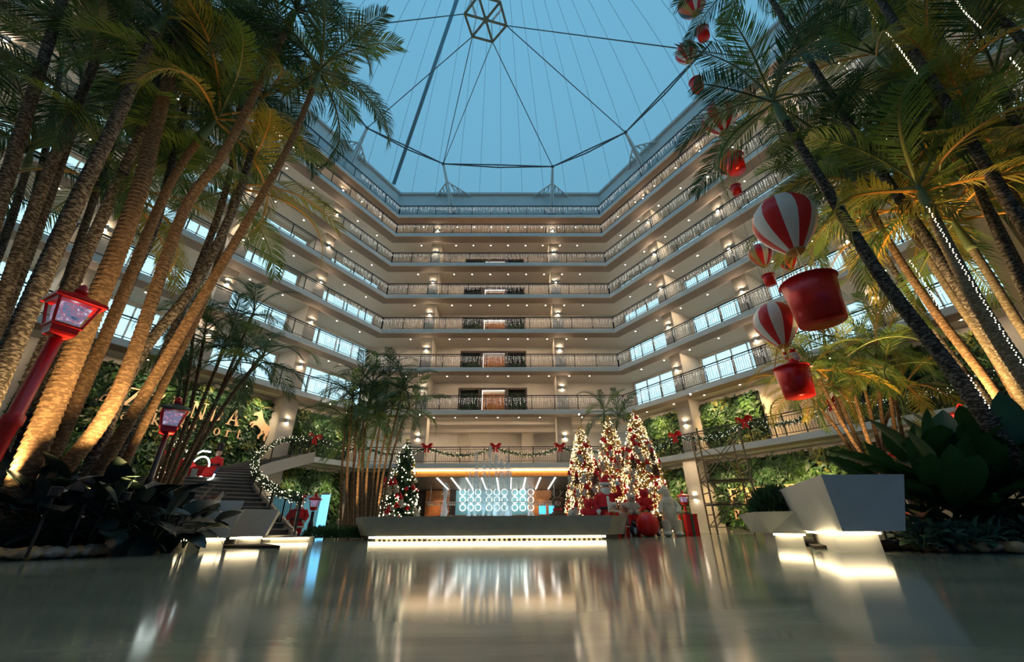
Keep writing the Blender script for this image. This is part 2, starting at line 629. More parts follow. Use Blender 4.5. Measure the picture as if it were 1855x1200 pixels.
# level 7 ceiling (under the roof ledge of level 8)
for lv in range(2, 8):
    z = ZL[lv]
    zt = ZL[lv + 1] - (0.16 if lv < 7 else 0.30)
    if lv == 7:
        for sd in ('left', 'back', 'right'):
            mb = MB()
            sbox(mb, sd, None, None, 0.95, WD[sd] + .4, ZL[8] - .16, ZL[8], 0)
            struct(mb.build('ceiling_%s' % sd, M_ceil))
            L = SIDES[sd][3]
            n = int((L - .8) / (1.56 if sd == 'back' else 2.1))
            for k in range(n):
                t = L / 2 + (k - (n - 1) / 2) * 1.56 if sd == 'back' else 0.75 + k * 2.1
                if not any(abs(t - c) < 0.62 for c in COLT[sd]):
                    downlight(pt(sd, t, 1.5, ZL[8] - .161), 'small round downlight under the topmost gallery, %s' % SN[sd], 'downlights under the topmost gallery, %s' % SN[sd])
        zt = ZL[8] - .16
    for sd in ('left', 'back', 'right'):
        L = SIDES[sd][3]
        d = WD[sd]
        mb = MB()
        if sd == 'back':
            sbox(mb, sd, None, 5.75, d, d + .2, z, zt)
            sbox(mb, sd, 11.2, None, d, d + .2, z, zt)
            sbox(mb, sd, 5.75, 11.2, d, d + .2, z + 2.62 if lv < 7 else zt - .02, zt)
            sbox(mb, sd, 5.75, 11.2, d + .5, d + .6, z, zt)
        else:
            cs = COLT[sd]
            bays = []
            a = mt(sd, d, 0) + 0.15
            for c in cs:
                bays.append((a, c - 0.55))
                a = c + 0.55
            bays.append((a, L - .6))
            sbox(mb, sd, None, bays[0][0], d, d + .2, z, zt)
            for c in cs:
                sbox(mb, sd, c - .55, c + .55, d, d + .2, z, zt)
            sbox(mb, sd, L - .6, L, d, d + .2, z, zt)
            for a, b in bays:
                sbox(mb, sd, a, b, d, d + .2, zt - .12, zt)
                window(sd, a, b, z, zt - .12, d + .1)
        struct(mb.build('wall_%s' % sd, M_wall))
        for ci, c in enumerate(COLT[sd]):
            mb = MB()
            w = .42
            sbox(mb, sd, c - w, c + w, 1.25, d, z, zt, 0)
            struct(mb.build('column', M_beige))
            sconce(sd, c, 1.18, z + (2.0 if lv < 7 else 1.4), 'small up and down wall lamp on a column of the %s, %s' % (LVN[lv], SN[sd]), 'column lamps of the %s, %s' % (LVN[lv], SN[sd]))
        if sd == 'back':
            dn += 1
            hgt = 2.6 if lv < 7 else 1.9
            o0 = pt(sd, 5.75, d, z)
            r = obj('door_%d' % dn, None, None, o0, (0, 0, YAW))
            struct(r)
            W_ = 5.45
            fr = MB()
            for x, w in ((0.06, .12), (1.72, .26), (3.80, .26), (5.39, .12)):
                fr.box((x, .05, hgt / 2), (w, .34, hgt))
            fr.box((W_ / 2, .05, hgt - .07), (W_, .34, .16))
            fr.build('door_frame', M_dark, r)
            for x in (2.31, 3.21):
                lf = MB(); lf.box((x, .30, 1.15), (.88, .05, 2.3))
                lf.build('door_panel', M_wood, r)
            tr = MB(); tr.box((2.76, .28, hgt - .26), (1.9, .06, .22))
            tr.build('transom', mat('lift_cream', (.62, .50, .38), .5), r)
            led = MB(); led.box((2.76, .10, hgt - .18), (1.82, .03, .026))
            led.box((1.89, .10, hgt / 2 - .1), (.018, .03, hgt - .25))
            led.build('light_strip', M_ledd, r)
            for x in (.86, 4.66):
                pnl = MB(); pnl.box((x, .28, hgt / 2), (1.45, .06, hgt - .2))
                pnl.build('niche_panel', M_board, r)
                lf = MB(); rr = random.Random(lv * 7 + int(x))
                for k in range(240):
                    c = Vector((x + rr.uniform(-.66, .66), .14 + rr.random() * .1, rr.uniform(.1, hgt * .85)))
                    a = rr.uniform(0, 6.28); s_ = rr.uniform(.05, .11)
                    u_ = Vector((math.cos(a), rr.uniform(-.4, .4), math.sin(a))) * s_
                    v_ = Vector((-math.sin(a), rr.uniform(-.4, .4), math.cos(a))) * s_ * .45
                    lf.face([c - u_, c + v_, c + u_, c - v_])
                stuff(lf.build('niche_leaves', M_leafA, r))

# parapet above the topmost gallery
for sd in ('left', 'back', 'right'):
    mb = MB()
    sbox(mb, sd, None, None, 0.75, 1.0, ZL[8] - .004, 28.45, 0)
    sbox(mb, sd, None, None, 0.55, 1.15, 28.45, 28.65, 0)
    struct(mb.build('wall_%s' % sd, M_fascia))
    mb = MB()
    sbox(mb, sd, None, None, 1.15, 6.5, 28.2, 28.4)
    struct(mb.build('roof', M_fascia))
    if sd != 'back':   # clerestory windows of the parapet
        for k in range(4):
            t = 7.2 + k * 4.2
            mb = MB()
            sbox(mb, sd, t, t + 2.6, 0.70, 0.74, 26.3, 27.3, 0)
            struct(mb.build('trim_%d' % (k + 1), M_frame))

# ------------------------------------------------------------------ living walls
def leaf_patch(seed, w, h, n, m):
    mb = MB(); r = random.Random(seed)
    blobs = [(r.uniform(0, w), r.uniform(0, h), r.uniform(.3, .8), r.choice((0, 0, 0, 1, 1, 2))) for k in range(int(w * h * 1.3))]
    for k in range(n):
        if r.random() < .75:
            b = r.choice(blobs)
            x, z, mi = r.gauss(b[0], b[2] * .5), r.gauss(b[1], b[2] * .5), b[3]
            if not (0 < x < w and 0 < z < h):
                continue
        else:
            x, z, mi = r.uniform(0, w), r.uniform(0, h), 0
        c = Vector((x, -r.uniform(.03, .28), z))
        a = r.uniform(0, 6.28); s_ = r.uniform(.09, .24)
        tilt = r.uniform(-.8, .3)
        u_ = Vector((math.cos(a), tilt, math.sin(a))).normalized() * s_
        v_ = Vector((-math.sin(a), r.uniform(-.5, .5), math.cos(a))).normalized() * s_ * r.uniform(.25, .5)
        q = Vector((0, -.03, -.03))
        mb.face([c - u_, c + v_ + q, c + u_ + q * 2, c - v_ + q], mi)
    return mb.mesh('foliage', m)
LP = [leaf_patch(11 + k, 3.2, 3.2, 2600, [M_leafA, M_leafB, M_leafC]) for k in range(3)]
lwn = 0
def living_wall(sd, t0, t1, z0, z1, d, label):
    global lwn
    e = SIDES[sd][1]
    flip = sd == 'left'       # left wing's t runs from right to left as seen from inside
    tA = t1 if flip else t0
    rz = math.atan2(e.y, e.x) + (PI if flip else 0)
    root = thing('living_wall', label, 'living wall', pt(sd, tA, d, z0), rz)
    root['kind'] = 'structure'
    b = MB(); b.box(((t1 - t0) / 2, .04, (z1 - z0) / 2), (t1 - t0, .08, z1 - z0))
    b.build('backing_board', M_board, root)
    nx = max(1, round((t1 - t0) / 3.0)); nz = max(1, round((z1 - z0) / 3.0))
    for i in range(nx):
        for j in range(nz):
            lwn += 1
            o = obj('foliage', LP[lwn % 3], root, (i * (t1 - t0) / nx, 0, j * (z1 - z0) / nz), None, ((t1 - t0) / nx / 3.2, 1, (z1 - z0) / nz / 3.2))
            stuff(o)

mzt = ZL[2] - .30
# mezzanine and ground floor walls of the wings
for sd in ('left', 'right'):
    mb = MB()
    sbox(mb, sd, None, None, 3.1, 3.3, 0, ZL[1] - .1)
    sbox(mb, sd, None, None, 2.45, 2.65, ZL[1], ZL[2] - .1)
    struct(mb.build('wall_' + sd, M_wall))
# columns of the two lower storeys
def column(sd, t, d0, d1, z0, z1, w, n_sc=None):
    mb = MB()
    sbox(mb, sd, t - w, t + w, d0, d1, z0, z1)
    struct(mb.build('column', M_beige))
column('left', 4.9, 1.3, 2.45, 0, ZL[2] - .16, .5)
column('right', 3.75, 1.3, 2.45, ZL[1], ZL[2] - .16, .5)
column('right', 3.0, 1.9, 3.1, 0, ZL[1] - .16, .5)
for sd, t, d, z in (('left', 4.9, 1.23, ZL[1] + 2.0), ('right', 3.75, 1.23, ZL[1] + 2.0), ('right', 3.0, 1.83, 1.9), ('left', 4.9, 1.23, 1.75)):
    sconce(sd, t, d, z, 'up and down wall lamp on the beige column of the %s, %s' % ('ground floor' if z < 3 else 'mezzanine', SN[sd]), 'low column lamps')
living_wall('left', -.6, 4.3, ZL[1] + .05, 7.3, 2.40, 'planted wall of the mezzanine between the beige column and the corner, left wing')
living_wall('left', 5.5, 15.5, 1.6, 7.3, 2.38, 'tall planted wall behind the golden lettering and horse, left wing')
living_wall('right', -.6, 3.2, ZL[1] + .05, 7.3, 2.40, 'planted wall of the mezzanine between corner and column, right wing')
living_wall('right', 4.3, 8.0, ZL[1] + .05, 7.3, 2.40, 'planted wall of the mezzanine beside the cream arch niche, right wing')
living_wall('right', 11.9, 17.0, ZL[1] + .05, 7.3, 2.40, 'planted wall of the mezzanine behind the tall palms, right wing')
living_wall('right', -1.2, 2.4, .45, 3.8, 3.05, 'planted wall of the ground floor behind the polar bear, right wing')
living_wall('right', 3.6, 13.5, .25, 3.8, 3.05, 'planted wall of the ground floor carrying the lit lettering, right wing')
living_wall('left', -1.2, 5.0, .25, 3.8, 3.05, 'planted wall of the ground floor under the mezzanine behind the curved stair')
mb = MB()
sbox(mb, 'right', -1.0, 4.0, 2.2, 2.75, 0.0, .45)
struct(mb.build('baseboard_right', M_beige))

# mezzanine of the middle facade: deep lounge with a rear wall, columns and plain ceiling steps
mb = MB(); sbox(mb, 'back', None, None, 7.0, 7.2, ZL[1], ZL[2] - .1); struct(mb.build('wall_back', M_wall))
mb = MB(); sbox(mb, 'back', -1, BW + 1, 2.6, 3.1, 7.30, 7.58); sbox(mb, 'back', -1, BW + 1, 5.0, 5.5, 7.25, 7.58); struct(mb.build('ceiling_beam', M_ceil))
for t in (3.3, 13.75):
    mb = MB(); sbox(mb, 'back', t - .55, t + .55, 1.25, 2.3, ZL[1], ZL[2] - .16); struct(mb.build('column', M_beige))
    sconce('back', t, 1.18, ZL[1] + 1.95, 'up and down wall lamp on the mezzanine column of the middle facade', 'mezzanine column lamps of the middle facade')
for t in (6.0, 11.3):
    mb = MB(); sbox(mb, 'back', t - .5, t + .5, 5.9, 6.9, ZL[1], ZL[2] - .16); struct(mb.build('column', M_beige))
# ground floor behind the middle facade
mb = MB()
sbox(mb, 'back', -4.0, 2.2, 3.2, 3.4, 0, ZL[1] - .1)
sbox(mb, 'back', 15.6, 21, 3.2, 3.4, 0, ZL[1] - .1)
sbox(mb, 'back', 2.0, 15.8, 7.0, 7.2, 0, ZL[1] - .1)
struct(mb.build('wall_back', M_dark))
for t in (2.1, 15.7):
    mb = MB(); sbox(mb, 'back', t - .1, t + .1, .9, 7.0, 0, ZL[1] - .1); struct(mb.build('wall_back', M_dark))
    mb = MB(); sbox(mb, 'back', t - .35, t + .35, .5, 1.2, 0, ZL[1] - .3); struct(mb.build('column', M_beige))

# ------------------------------------------------------------------ roof rigging
M_steel = mat('pale_blue_steel', (0.74, 0.80, 0.82), 0.45)
M_olive = mat('olive_steel', (0.20, 0.22, 0.17), 0.5, 0.3)
M_cable = mat('grey_cable', (0.10, 0.14, 0.17), 0.5)
M_rope = mat('pale_rope', (0.55, 0.68, 0.74), 0.6)
HUB = P(880, 36, 16.0)
hub = thing('roof_hub', 'hexagonal steel hub frame hanging in the middle of the dome', 'truss hub', HUB)
def hexp(R, z, ph=0.0):
    return [Vector((R * math.cos(PI / 3 * k + ph), R * math.sin(PI / 3 * k + ph), z)) for k in range(6)]
lo, hi = hexp(1.5, 0, .25), hexp(1.15, 2.0, .25)
for k in range(6):
    for a, b, nm in ((lo[k], lo[(k + 1) % 6], 'rim_bar'), (lo[k], Vector((0, 0, 0)), 'spoke'), (hi[k], hi[(k + 1) % 6], 'upper_bar'), (lo[k], hi[k], 'strut')):
        m_ = MB(); m_.tube([a, b], .085 if nm != 'strut' else .05, 8)
        m_.build(nm, M_olive if nm in ('rim_bar', 'spoke') else M_steel, hub)
m_ = MB(); m_.ball((0, 0, 0), .24, 10); m_.build('node', M_olive, hub)
HUBN = [HUB + p for p in lo]

mast_spec = [('left', 5.2, P(665, 232, 22.6)), ('back', 4.65, P(803, 297, 26.6)), ('back', 13.7, P(1001, 302, 26.6)), ('right', 5.0, P(1133, 240, 22.6))]
tops = []
for i, (sd, t, top) in enumerate(mast_spec):
    base = pt(sd, t, .55, 26.4)
    wh = ('on the left wing', 'on the middle facade nearer the left corner', 'on the middle facade nearer the right corner', 'on the right wing')[i]
    r = thing('roof_mast', 'pale lattice mast with braced side trusses ' + wh, 'mast', base)
    tp = top - base
    e = SIDES[sd][1]
    for s_ in (-1, 1):
        for dd in (-.0, .35):
            m_ = MB(); m_.tube([e * s_ * .13 + SIDES[sd][2] * dd, tp + e * s_ * .05], [.075, .06], 6); m_.build('leg', M_steel, r)
        # side truss down to the parapet
        foot = pt(sd, t + s_ * 1.75, .8, 28.25) - base
        m_ = MB(); m_.tube([tp * .62, foot], .065, 6); m_.build('brace', M_steel, r)
        f2 = pt(sd, t + s_ * .25, .8, 28.25) - base
        m_ = MB()
        for q in range(4):
            a = (tp * .62).lerp(foot, (q + .6) / 4.6)
            b = f2.lerp(foot, (q + .2) / 4.6)
            c = f2.lerp(foot, (q + 1.2) / 4.6)
            m_.tube([a, b], .038, 5); m_.tube([a, c], .038, 5)
        m_.tube([f2, foot], .035, 5)
        m_.build('lattice', M_steel, r)
    m_ = MB(); m_.ball(tp, .16, 8); m_.build('node', M_cable, r)
    m_ = MB()
    for q in range(7):
        a = tp * ((q + .3) / 8)
        m_.tube([a + e * .12 * (1 - q / 9), a + tp / 8 - e * .12 * (1 - q / 9) + SIDES[sd][2] * .3 * (1 - q / 9)], .025, 5)
    m_.build('lacing', M_steel, r)
    m_ = MB(); m_.box((0, 0, .15), (.75, .35, 1.3), rz=math.atan2(e.y, e.x)); m_.build('bracket', M_fascia, r)
    tops.append(top)
L0, R0 = P(560, 100, 15.5), P(1290, 75, 15.5)
chain = [L0] + tops + [R0]
for i in range(5):
    a, b = chain[i], chain[i + 1]
    o = thing('ring_tie', 'twin steel tie between roof masts, bay %s' % ('left of the left wing mast', 'from left wing mast to middle facade', 'above the middle facade', 'from middle facade to right wing mast', 'beyond the right wing mast')[i], 'steel tie', a)
    ab = b - a
    sag = Vector((0, 0, -.28))
    mid = ab * .5
    m_ = MB(); m_.tube([(0, 0, 0), mid + Vector((0, 0, .05)), ab], .06, 6); m_.build('upper_cord', M_cable, o)
    m_ = MB(); m_.tube([(0, 0, 0), mid + sag, ab], .06, 6); m_.build('lower_cord', M_cable, o)
    for q in (.3, .5, .7):
        s_ = ab * q
        k = 1 - abs(q - .5) * 2
        m_ = MB(); m_.tube([s_ + Vector((0, 0, .05 * k)), s_ + sag * k], .03, 5); m_.build('spacer', M_cable, o)
def cable(a, b, r, m, label, n='stay_cable', g=None):
    mb = MB(); mb.tube([Vector((0, 0, 0)), b - a], r, 5)
    o = mb.build(n, m, None, False, a)
    return tag(o, label, 'cable', g)
near = lambda q: min(HUBN, key=lambda h: (h - q).length)
for k, (q, lb) in enumerate(((tops[0], 'left wing mast'), (tops[1], 'middle facade mast near the left corner'), (tops[2], 'middle facade mast near the right corner'), (tops[3], 'right wing mast'))):
    cable(near(q), q, .035, M_cable, 'dark stay cable from the roof hub to the ' + lb)
srt = sorted(HUBN, key=lambda h: h.y)
front = min(HUBN, key=lambda h: (h - tops[1]).length)
cable(min(HUBN, key=lambda h: (h - tops[2]).length), tops[1], .03, M_cable, 'crossing stay cable from the hub to the middle facade mast near the left corner')
cable(max(HUBN, key=lambda h: h.x), P(1340, 102, 12), .035, M_cable, 'dark stay cable running right from the hub behind the palms')
cable(min(HUBN, key=lambda h: h.x), P(560, 58, 12), .035, M_cable, 'dark stay cable running left from the hub behind the palms')
# big inclined tube from the parapet corner
mb = MB(); a = P(713, 334, 28.6); b = P(838, -30, 19.0); mb.tube([Vector((0, 0, 0)), (b - a) * 1.0], .17, 12)
tag(mb.build('roof_tube', mat('blue_grey_tube', (.16, .25, .29), .5), None, True, a), 'thick grey tube leaning inward from the left roof corner', 'roof tube')
# thin membrane ropes, following the dome
for k in range(22):
    az = rad(20 + k * 6.4)
    pts = []
    for j in range(9):
        el = rad(4 + j * 9.8)
        pts.append(Vector((DC.x + (DR - .35) * math.cos(el) * math.cos(az), DC.y + (DR - .35) * math.cos(el) * math.sin(az), DZ + (DH - .35) * math.sin(el))))
    mb = MB(); o0 = pts[0]
    mb.tube([p - o0 for p in pts], .028, 5)
    tag(mb.build('membrane_rope', M_rope, None, False, o0), 'thin pale rope running up the inside of the blue dome', 'rope', 'ropes under the dome')

# ------------------------------------------------------------------ bar behind the fountain
M_cyan = mat('cyan_glow_panel', (.16, .38, .44), .4, emit=.07, ecol=(.32, .72, .85))  # weak emission stands in for the cyan glow on the wall
M_screen = mat('blue_screen', (.05, .2, .5), .3, emit=1.6, ecol=(.06, .42, 1.0))
M_ring = mat('ring_lamp', (1, 1, 1), .4, emit=2.2, ecol=(1.0, .97, .86))
M_orange = mat('orange_wood_fascia', (.62, .27, .07), .4, noise=.12, nscale=5)
mb = MB(); sbox(mb, 'back', 2.4, 15.4, .55, .75, 3.38, 3.72); struct(mb.build('trim_1', M_orange))
mb = MB(); sbox(mb, 'back', 2.4, 15.4, .42, .50, 3.74, 3.80)
tag(mb.build('cove_light', M_led), 'long warm light strip above the orange wooden fascia of the bar', 'light strip')
mb = MB()
_lo = [pt('back', t, d, z) for t, d, z in ((2.2, .75, 3.36), (15.6, .75, 3.36), (15.6, 7.0, 3.06), (2.2, 7.0, 3.06))]
mb.hexa(_lo + [q + Vector((0, 0, .1)) for q in _lo]); struct(mb.build('ceiling_bar', mat('bar_ceiling', (.33, .28, .22), .35)))
for k, u in enumerate((792, 818, 845, 873, 900, 926, 952, 979, 1006)):
    t, _ = hit('back', u, 862, 1.0)
    mb = MB(); mb.hexa([pt('back', t + a, d, z) for z_ in (0, .03) for a, d, z in ((-.03, 1.0, 3.32 + z_), (.03, 1.0, 3.32 + z_), (.03, 6.7, 3.045 + z_), (-.03, 6.7, 3.045 + z_))])
    tag(mb.build('ceiling_light_bar', M_ledw), 'slim white light bar on the bar ceiling running front to back', 'light bar', 'light bars on the bar ceiling')
tb0, _ = hit('back', 826, 905, 6.9); tb1, _ = hit('back', 968, 905, 6.9)
mb = MB(); sbox(mb, 'back', tb0, tb1, 6.86, 6.96, 1.15, 3.02)
bp = mb.build('back_bar_panel', M_cyan); tag(bp, 'glowing cyan back panel of the bar behind the ring lamps', 'bar panel')
rg = MB()
for k in range(20):
    a0, a1 = 2 * PI * k / 20, 2 * PI * (k + 1) / 20
    for (r0, y0), (r1, y1) in (((.25, 0), (.205, 0)), ((.205, 0), (.205, .05)), ((.205, .05), (.25, .05)), ((.25, .05), (.25, 0))):
        rg.face([(r0 * math.cos(a0), y0, r0 * math.sin(a0)), (r0 * math.cos(a1), y0, r0 * math.sin(a1)), (r1 * math.cos(a1), y1, r1 * math.sin(a1)), (r1 * math.cos(a0), y1, r1 * math.sin(a0))])
rg = rg.mesh('ring_lamp', M_ring)
for row, v in enumerate((892, 906, 920)):
    for k, u in enumerate((838, 852.5, 866, 886, 900, 914, 932.5, 947, 961.5)):
        t, z = hit('back', u, v, 6.7)
        o = obj('ring_lamp', rg, None, pt('back', t, 6.72, z), (0, 0, YAW))
        tag(o, 'white ring lamp on the cyan panel of the bar, %s row' % ('top', 'middle', 'bottom')[row], 'ring lamp', 'ring lamps in the %s row' % ('top', 'middle', 'bottom')[row])
# counter, glass rack, glasses
mb = MB(); sbox(mb, 'back', 4.4, 14.2, 4.0, 4.8, 0, 1.05, 0); o = mb.build('bar_counter', M_dark)
tag(o, 'long dark bar counter in front of the cyan panel', 'counter')
mb = MB(); sbox(mb, 'back', 4.4, 14.2, 3.85, 4.9, 1.05, 1.12); mb.build('worktop', M_ledw if False else M_wood, o)
rk = MB(); t0r, zr = hit('back', 772, 911, 4.4); t1r, _ = hit('back', 1012, 911, 4.4)
sbox(rk, 'back', t0r, t1r, 4.2, 4.6, zr, zr + .04)
o = rk.build('glass_rack', M_frame); tag(o, 'slim horizontal glass rack hanging over the bar counter', 'rack')
for tt in (t0r + .3, (t0r + t1r) / 2, t1r - .3):
    m_ = MB(); sbox(m_, 'back', tt - .015, tt + .015, 4.39, 4.41, zr + .04, 3.36); m_.build('hanger_rod', M_frame, o)
gl = MB(); gl.lathe([(.055, -.22), (.07, -.12), (.05, -.06), (.01, -.05), (.01, 0), (.05, 0)], 8)
gl = gl.mesh('hanging_glass', mat('clear_glassware', (.85, .82, .72), .15))
for k in range(26):
    t = t0r + .15 + k * (.16 if k < 13 else .16) + (0 if k < 13 else (t1r - t0r) - 26 * .16 - .2)
    o = obj('hanging_glass', gl, None, pt('back', t, 4.4, zr)); tag(o, 'stemmed glass hanging upside down from the bar rack', 'glass', 'glasses on the bar rack')
for k, u in enumerate((983, 1001)):
    t, z = hit('back', u, 926, 4.0)
    m_ = MB(); m_.box((0, 0, .33), (.56, .05, .62)); m_.box((0, .05, .02), (.3, .2, .04))
    o = m_.build('bar_screen', M_frame, None, False, pt('back', t, 4.2, 1.12)); o.rotation_euler = (0, 0, YAW)
    tag(o, 'small blue screen standing on the bar counter, %s' % ('nearer the ring lamps', 'nearer the reindeer')[k], 'screen')
    m_ = MB(); m_.box((0, -.03, .33), (.50, .012, .54)); m_.build('display', M_screen, o)
for k, u in enumerate((795, 978)):
    t, z = hit('back', u, 885, 6.8)
    mb = MB(); sbox(mb, 'back', t - 1.0, t + .9, 6.85, 6.97, .1, 3.0); o = mb.build('wood_panel', M_wood)
    tag(o, 'warm wooden wall panel beside the bar, %s' % ('next to the dark tree', 'behind the reindeer')[k], 'wall panel')
    ld = bpy.data.lights.new('bar_spot', 'SPOT'); ld.energy = 130; ld.color = (1, .55, .22); ld.spot_size = rad(55); ld.spot_blend = .8; ld.shadow_soft_size = .05
    lo_ = bpy.data.objects.new('bar_spot', ld); COL.objects.link(lo_); lo_.location = pt('back', t, 5.7, 3.0); lo_.rotation_euler = Euler((rad(35), 0, 0))

# ------------------------------------------------------------------ fountain
M_conc = mat('grey_concrete', (.36, .35, .30), .6, noise=.12, nscale=2.5, bump=.05)
M_white = mat('planter_white', (.60, .585, .55), .45, noise=.04, nscale=2)
M_water = mat('fountain_water', (.25, .42, .50), .08)
M_spray = mat('falling_water', (.62, .66, .69), .3, noise=.3, nscale=9, trans=.3)
_nt = M_spray.node_tree                        # thin spray: half of what lies behind shows through
_o = _nt.nodes['Material Output']; _src = _o.inputs['Surface'].links[0].from_socket
_tr = _nt.nodes.new('ShaderNodeBsdfTransparent'); _mx = _nt.nodes.new('ShaderNodeMixShader'); _mx.inputs[0].default_value = .40
_nt.links.new(_tr.outputs[0], _mx.inputs[1]); _nt.links.new(_src, _mx.inputs[2]); _nt.links.new(_mx.outputs[0], _o.inputs['Surface'])
def frustum(poly_lo, poly_hi, z0, z1, mats, name, parent, wall=.12, floor_z=None):
    """hollow faceted planter body with outward leaning sides"""
    mb = MB(); n = len(poly_lo)
    cx = sum(p[0] for p in poly_hi) / n; cy_ = sum(p[1] for p in poly_hi) / n
    def ins(p, w):
        d = Vector((cx - p[0], cy_ - p[1])); L = d.length
        return (p[0] + d.x / L * w, p[1] + d.y / L * w)
    inn = [ins(p, wall * 1.3) for p in poly_hi]
    fz = floor_z if floor_z is not None else z1 - .12
    for k in range(n):
        j = (k + 1) % n
        A, B = (*poly_lo[k], z0), (*poly_lo[j], z0)
        C, D = (*poly_hi[j], z1), (*poly_hi[k], z1)
        mb.face([A, B, C, D])
        mb.face([D, C, (*inn[j], z1), (*inn[k], z1)])
        mb.face([(*inn[k], z1), (*inn[j], z1), (*inn[j], fz), (*inn[k], fz)])
    mb.face([(*p, z0) for p in reversed(poly_lo)])
    mb.face([(*p, fz) for p in inn], 1)
    return mb.build(name, mats, parent)
M_soil = mat('dark_soil', (.035, .025, .018), .95, noise=.3, nscale=10)
fa, fb = P(664, 976, 13.6), P(1101, 974, 13.6)
fxl, fxr, fy = fa.x, fb.x, 13.6
lo_p = [(fxl, fy), (fxr, fy), (fxr + .9, fy + 1.6), (fxr + .2, fy + 4.2), (fxl + .9, fy + 4.2), (fxl - .8, fy + 1.6)]
hi_p = [(fxl - .18, fy - .12), (fxr + .18, fy - .12), (fxr + 1.05, fy + 1.6), (fxr + .3, fy + 4.3), (fxl + .8, fy + 4.3), (fxl - 1.0, fy + 1.6)]
ft = thing('fountain', 'low grey concrete fountain basin glowing underneath, middle of the hall', 'fountain', (0, 0, 0))
frustum(lo_p, hi_p, .13, .66, [M_conc, M_water], 'basin', ft, .16, .56)
m_ = MB(); m_.prism([(x * .96 + (fxl + fxr) / 2 * .04, fy + .25 + (y - fy) * .9) for x, y in lo_p], 0, .13); m_.build('plinth', M_conc, ft)
m_ = MB(); m_.box(((fxl + fxr) / 2, fy + .06, .09), (fxr - fxl - .1, .05, .05)); m_.build('light_strip', M_led, ft)
jr = random.Random(3)
jets = [(808, 932, 875, 15.2, .16), (960, 932, 879, 15.2, .16)]
for u, vb, vt, Y, w in ((852, 0, 855, 15.6, .14), (864, 0, 818, 15.7, .16), (878, 0, 835, 15.6, .18), (888, 0, 808, 15.8, .15), (899, 0, 823, 15.6, .14), (909, 0, 832, 15.9, .18), (919, 0, 827, 15.6, .14), (925, 0, 850, 15.7, .14)):
    jets.append((u, 932, vt, Y, w))
for k, (u, vb, vt, Y, w) in enumerate(jets):
    b_ = P(u, vb, Y); t_ = P(u, vt, Y)
    b_.z = .56
    hgt = t_.z - .56
    m_ = MB(); n = 16
    ps, rs = [], []
    for q in range(n + 1):
        f = q / n
        ps.append(Vector((jr.uniform(-.015, .015), jr.uniform(-.015, .015), f * hgt)))
        rs.append((w * (.55 + .25 * math.sin(f * 9 + k)) * (1 - .35 * f) + jr.uniform(-.02, .02)) if q < n else .03)
    m_.tube(ps, rs, 9)
    for q in range(60):
        f = jr.random()
        a = jr.uniform(0, 6.28); rr = w * jr.uniform(.6, 1.5) * (1.1 - .5 * f)
        m_.octa((math.cos(a) * rr, math.sin(a) * rr, f * hgt * 1.03), jr.uniform(.012, .03))
    o = m_.build('water_jet', M_spray, None, True, (t_.x, t_.y, .56))
    tag(o, ('single pale water jet of the fountain standing apart, beside the dark tree', 'single pale water jet of the fountain standing apart, beside the reindeer')[k] if k < 2 else 'tall pale water jet in the central cluster of the fountain', 'water jet', None if k < 2 else 'water jets of the central cluster')
ld = bpy.data.lights.new('fountain_lamp', 'POINT'); ld.energy = 14; ld.color = (.55, .85, 1); ld.shadow_soft_size = .1
for u in (845, 890, 930):
    o = bpy.data.objects.new('fountain_lamp', ld); COL.objects.link(o); q = P(u, 930, 15.1); o.location = (q.x, q.y, .66)

# ------------------------------------------------------------------ faceted planters
def planter(name, label, lo_p, hi_p, z0, z1, plinth, leds):
    r = thing(name, label, 'planter', (0, 0, 0))
    frustum(lo_p, hi_p, z0, z1, [M_white, M_soil], 'body', r)
    m_ = MB(); m_.prism(plinth, 0, z0 + .02); m_.build('plinth', M_white, r)
    for a, b in leds:
        m_ = MB(); m_.tube([a, b], .018, 6); m_.build('light_strip', M_led, r)
    return r
def xy(u, v, Y):
    q = P(u, v, Y); return (q.x, q.y)
# near one on the right
A, B, Cc, D = xy(1640, 961, 6.3), xy(1526, 962, 6.35), xy(1434, 965, 9.2), (7.6, 9.2)
A2, B2, C2, D2 = xy(1641, 868, 6.2), xy(1490, 869, 6.2), xy(1405, 895, 9.4), (7.9, 9.4)
lo_p = [B, A, (A[0] + .5, 9.2), D, Cc]
hi_p = [B2, A2, (A2[0] + .55, 9.3), D2, C2]
lo_p = [B, A, (A[0] + 1.3, 8.6), Cc]
hi_p = [B2, A2, (A2[0] + 1.4, 8.7), C2]
pl = [(B[0] + .12, B[1] + .35), (A[0] - .12, A[1] + .35), (A[0] + .9, 8.4), (Cc[0] + .25, Cc[1] - .25)]
planter('faceted_planter', 'large faceted planter with pale and blue tinted faces, glowing below, right of the hall', lo_p, hi_p, .28, 1.02, pl,
        [((B[0] + .02, B[1] + .26, .25), (A[0] - .15, A[1] + .26, .25)), ((B[0] + .02, B[1] + .26, .25), (Cc[0] + .1, Cc[1] - .1, .25))])
a, b, c_, d_ = xy(1396, 966, 8.9), xy(1462, 965, 8.3), (6.6, 10.4), (5.6, 10.6)
a2, b2 = xy(1368, 936, 8.7), xy(1440, 924, 8.3)
planter('faceted_planter', 'low faceted planter holding a dark bush, tucked behind the large blue faced planter', [a, b, c_, d_], [a2, b2, (6.8, 10.5), (5.5, 10.8)], .22, .60,
        [(a[0] + .15, a[1] + .15), (b[0], b[1] + .15), (6.4, 10.2), (5.7, 10.3)], [((a[0] + .1, a[1] + .08, .2), (b[0], b[1] + .08, .2))])
